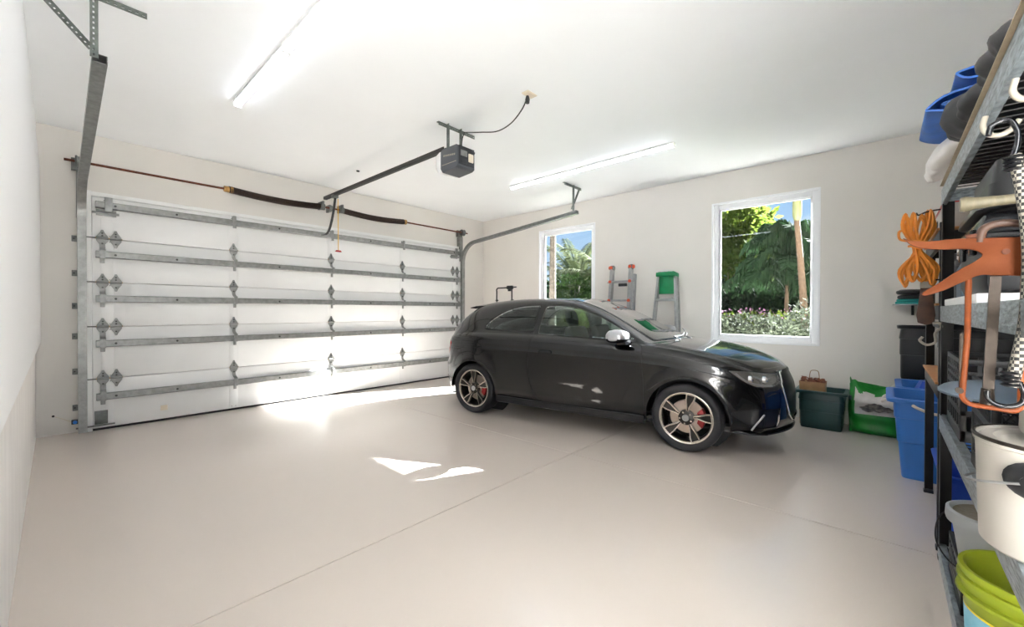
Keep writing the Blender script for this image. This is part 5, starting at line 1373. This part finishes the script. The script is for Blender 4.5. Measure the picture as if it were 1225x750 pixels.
bush('distant_hedge', 'distant dark hedge closing the garden behind the palms', 'hedge', (23, 9, 0), (1.5, 13, 2.2), 9000, .55, 'leaf_dark', 31, 1.6, 0)
def tree(name, label, loc, hh, rad, n, size, m, seed, lobes=12):
    r = random.Random(seed); t = thing(name, label, 'tree', loc); mb = MB(); leaves(mb, (0, 0, hh), rad, n, size, r, .35, .1, .5, lobes); mb.build('foliage', m, t, 0, merge=False, recalc=False)
    mb = MB(); mb.tube(spline([(0, 0, -.03), (.08, .05, hh*.35), (-.05, .1, hh*.7), (0, 0, hh)], 5), [.14]*6+[.1]*5+[.05]*5, 8)
    for k in range(9):
        a = r.random()*6.28; q = r.uniform(.4, .8); mb.tube([(0, .05, hh*r.uniform(.45, .8)), (rad[0]*q*.5*math.cos(a), rad[1]*q*.5*math.sin(a), hh*.9), (rad[0]*q*math.cos(a), rad[1]*q*math.sin(a), hh+rad[2]*r.uniform(-.2, .6))], [.05, .03, .012], 6)
    mb.build('trunk', 'bark', t, 60); return t
tree('leafy_tree', 'tall light green leafy tree behind the hedge at the left of the large window', (16.5, 4.1, 0), 4.0, (1.6, 1.5, 1.6), 7000, .26, 'leaf_lime', 8)
tree('leafy_tree', 'smaller yellow green tree in the middle of the large window view', (15.6, 3.05, 0), 2.75, (1.1, 1.0, 1.0), 4500, .2, 'leaf_lime', 9)
tree('leafy_tree', 'dark distant tree at the right of the large window view', (20, 1.6, 0), 2.4, (2.0, 2.2, 2.0), 5000, .3, 'leaf_dark', 10)
palm('palm_tree', 'ringed palm trunk with drooping dark fronds in the large window', (10.1, 1.17, 0), 3.05, (-.12, .16), 8, 2.9, 12, 'frond', 'trunk', .078, True, 1.3, 2.0, (1.35, .7), .95, [-1.2, -.8, -1.7, -.4, -2.2, -2.8, -1.5, 2.0], 44)
# weeping palm fronds reaching to the ground, left of the trunk
palm('weeping_palm', 'dark weeping palm with long hanging fronds left of the ringed trunk', (11.2, 1.70, 0), 2.85, (.05, -.05), 30, 1.5, 14, 'frond', 'bark', .05, False, 2.4, 2.9, (1.35, 1.0), .7, None, 34, .05)
# seen through the small window
palm('palm_tree', 'rough grey palm trunk right outside the left edge of the small window', (8.0, 5.93, 0), 4.6, (.02, .0), 12, 2.0, 16, 'frondlt', 'trunkgrey', .095, False, .5, 2.0, (1.2, .2), .5)
palm('palm_tree', 'palm with upright grey green fronds in the middle of the small window', (15.2, 9.9, 0), 2.3, (.1, .1), 22, 2.3, 17, 'frondlt', 'trunkgrey', .18, False, .45, 1.0, (1.5, .45), .5, None, 40)
palm('palm_tree', 'palm with yellow green fronds at the right edge of the small window', (13.2, 7.55, 0), 2.1, (.1, .0), 16, 2.2, 18, 'frondlt', 'trunkgrey', .15, False, .5, 1.6, (1.4, .1), .5, None, 36)
bush('leafy_bush', 'mid green leafy bush under the palms in the small window', 'bush', (12.0, 8.0, 0), (1.2, 1.5, 1.0), 6000, .15, 'leaf_mid', 19, 1.15)
bush('leafy_bush', 'bright lime green bush low outside the small window, seen through the car', 'bush', (9.0, 5.75, 0), (.35, 1.2, .5), 2600, .13, 'leaf_lime', 20, .8)
bush('leafy_bush', 'dark bush at the far left of the small window view', 'bush', (14.0, 10.6, 0), (1.2, 1.4, .8), 3500, .16, 'leaf_dark', 21, 1.1)

# ------------------------------------------------------------------ light
w = bpy.data.worlds.new('sky'); scn.world = w; w.use_nodes = True; nt = w.node_tree
bg = nt.nodes['Background']; tc = nt.nodes.new('ShaderNodeTexCoord'); sx = nt.nodes.new('ShaderNodeSeparateXYZ')
nt.links.new(tc.outputs['Generated'], sx.inputs[0])
r = nt.nodes.new('ShaderNodeValToRGB'); e = r.color_ramp.elements
e[0].position = 0; e[0].color = lin('#cfe0f2'); e[1].position = 1; e[1].color = lin('#4f8fdc')
k = e.new(.22); k.color = lin('#a4caf2'); k = e.new(.5); k.color = lin('#6fa8e8')
nt.links.new(sx.outputs['Z'], r.inputs['Fac'])
mp = nt.nodes.new('ShaderNodeMapping'); mp.inputs['Scale'].default_value = (1, 1, 2.6); mp.inputs['Location'].default_value = (.35, .2, .1)
n = nt.nodes.new('ShaderNodeTexNoise'); n.inputs['Scale'].default_value = 5; n.inputs['Detail'].default_value = 7
nt.links.new(tc.outputs['Generated'], mp.inputs[0]); nt.links.new(mp.outputs[0], n.inputs['Vector'])
cr_ = nt.nodes.new('ShaderNodeValToRGB'); cr_.color_ramp.elements[0].position = .54; cr_.color_ramp.elements[1].position = .72
nt.links.new(n.outputs['Fac'], cr_.inputs[0])
mx = nt.nodes.new('ShaderNodeMix'); mx.data_type = 'RGBA'; mx.inputs[7].default_value = lin('#f6f8fb')
nt.links.new(cr_.outputs[0], mx.inputs[0]); nt.links.new(r.outputs[0], mx.inputs[6]); nt.links.new(mx.outputs[2], bg.inputs['Color'])
bg.inputs['Strength'].default_value = .5
sd_ = bpy.data.lights.new('sun', 'SUN'); sd_.energy = 60.0; sd_.angle = math.radians(.6); sd_.color = (.97, .985, 1)
so = bpy.data.objects.new('sun', sd_); COL.objects.link(so)
so.rotation_euler = Vector((-1, .45, -.62)).to_track_quat('-Z', 'Y').to_euler()

# ------------------------------------------------------------------ camera
yaw, pitch, roll, fpx = math.radians(47.8655), math.radians(-.4487), math.radians(.1342), 494.066
F = Vector((math.sin(yaw)*math.cos(pitch), math.cos(yaw)*math.cos(pitch), math.sin(pitch)))
Rv = Vector((math.cos(yaw), -math.sin(yaw), 0)); U = Rv.cross(F)
R2 = Rv*math.cos(roll)+U*math.sin(roll); U2 = -Rv*math.sin(roll)+U*math.cos(roll)
cd = bpy.data.cameras.new('camera'); cam = bpy.data.objects.new('camera', cd); COL.objects.link(cam)
cd.sensor_fit = 'HORIZONTAL'; cd.sensor_width = 36; cd.lens = 36*fpx/1225; cd.clip_start = .02; cd.clip_end = 200
cam.matrix_world = Matrix(((R2.x, U2.x, -F.x, 0), (R2.y, U2.y, -F.y, 0), (R2.z, U2.z, -F.z, 1.24), (0, 0, 0, 1)))
scn.camera = cam
vs = scn.view_settings; vs.view_transform = 'Standard'; vs.look = 'None'; vs.gamma = 1; vs.exposure = 1.17; vs.use_curve_mapping = False
scn.cycles.max_bounces = 10; scn.cycles.diffuse_bounces = 5; scn.cycles.transparent_max_bounces = 12
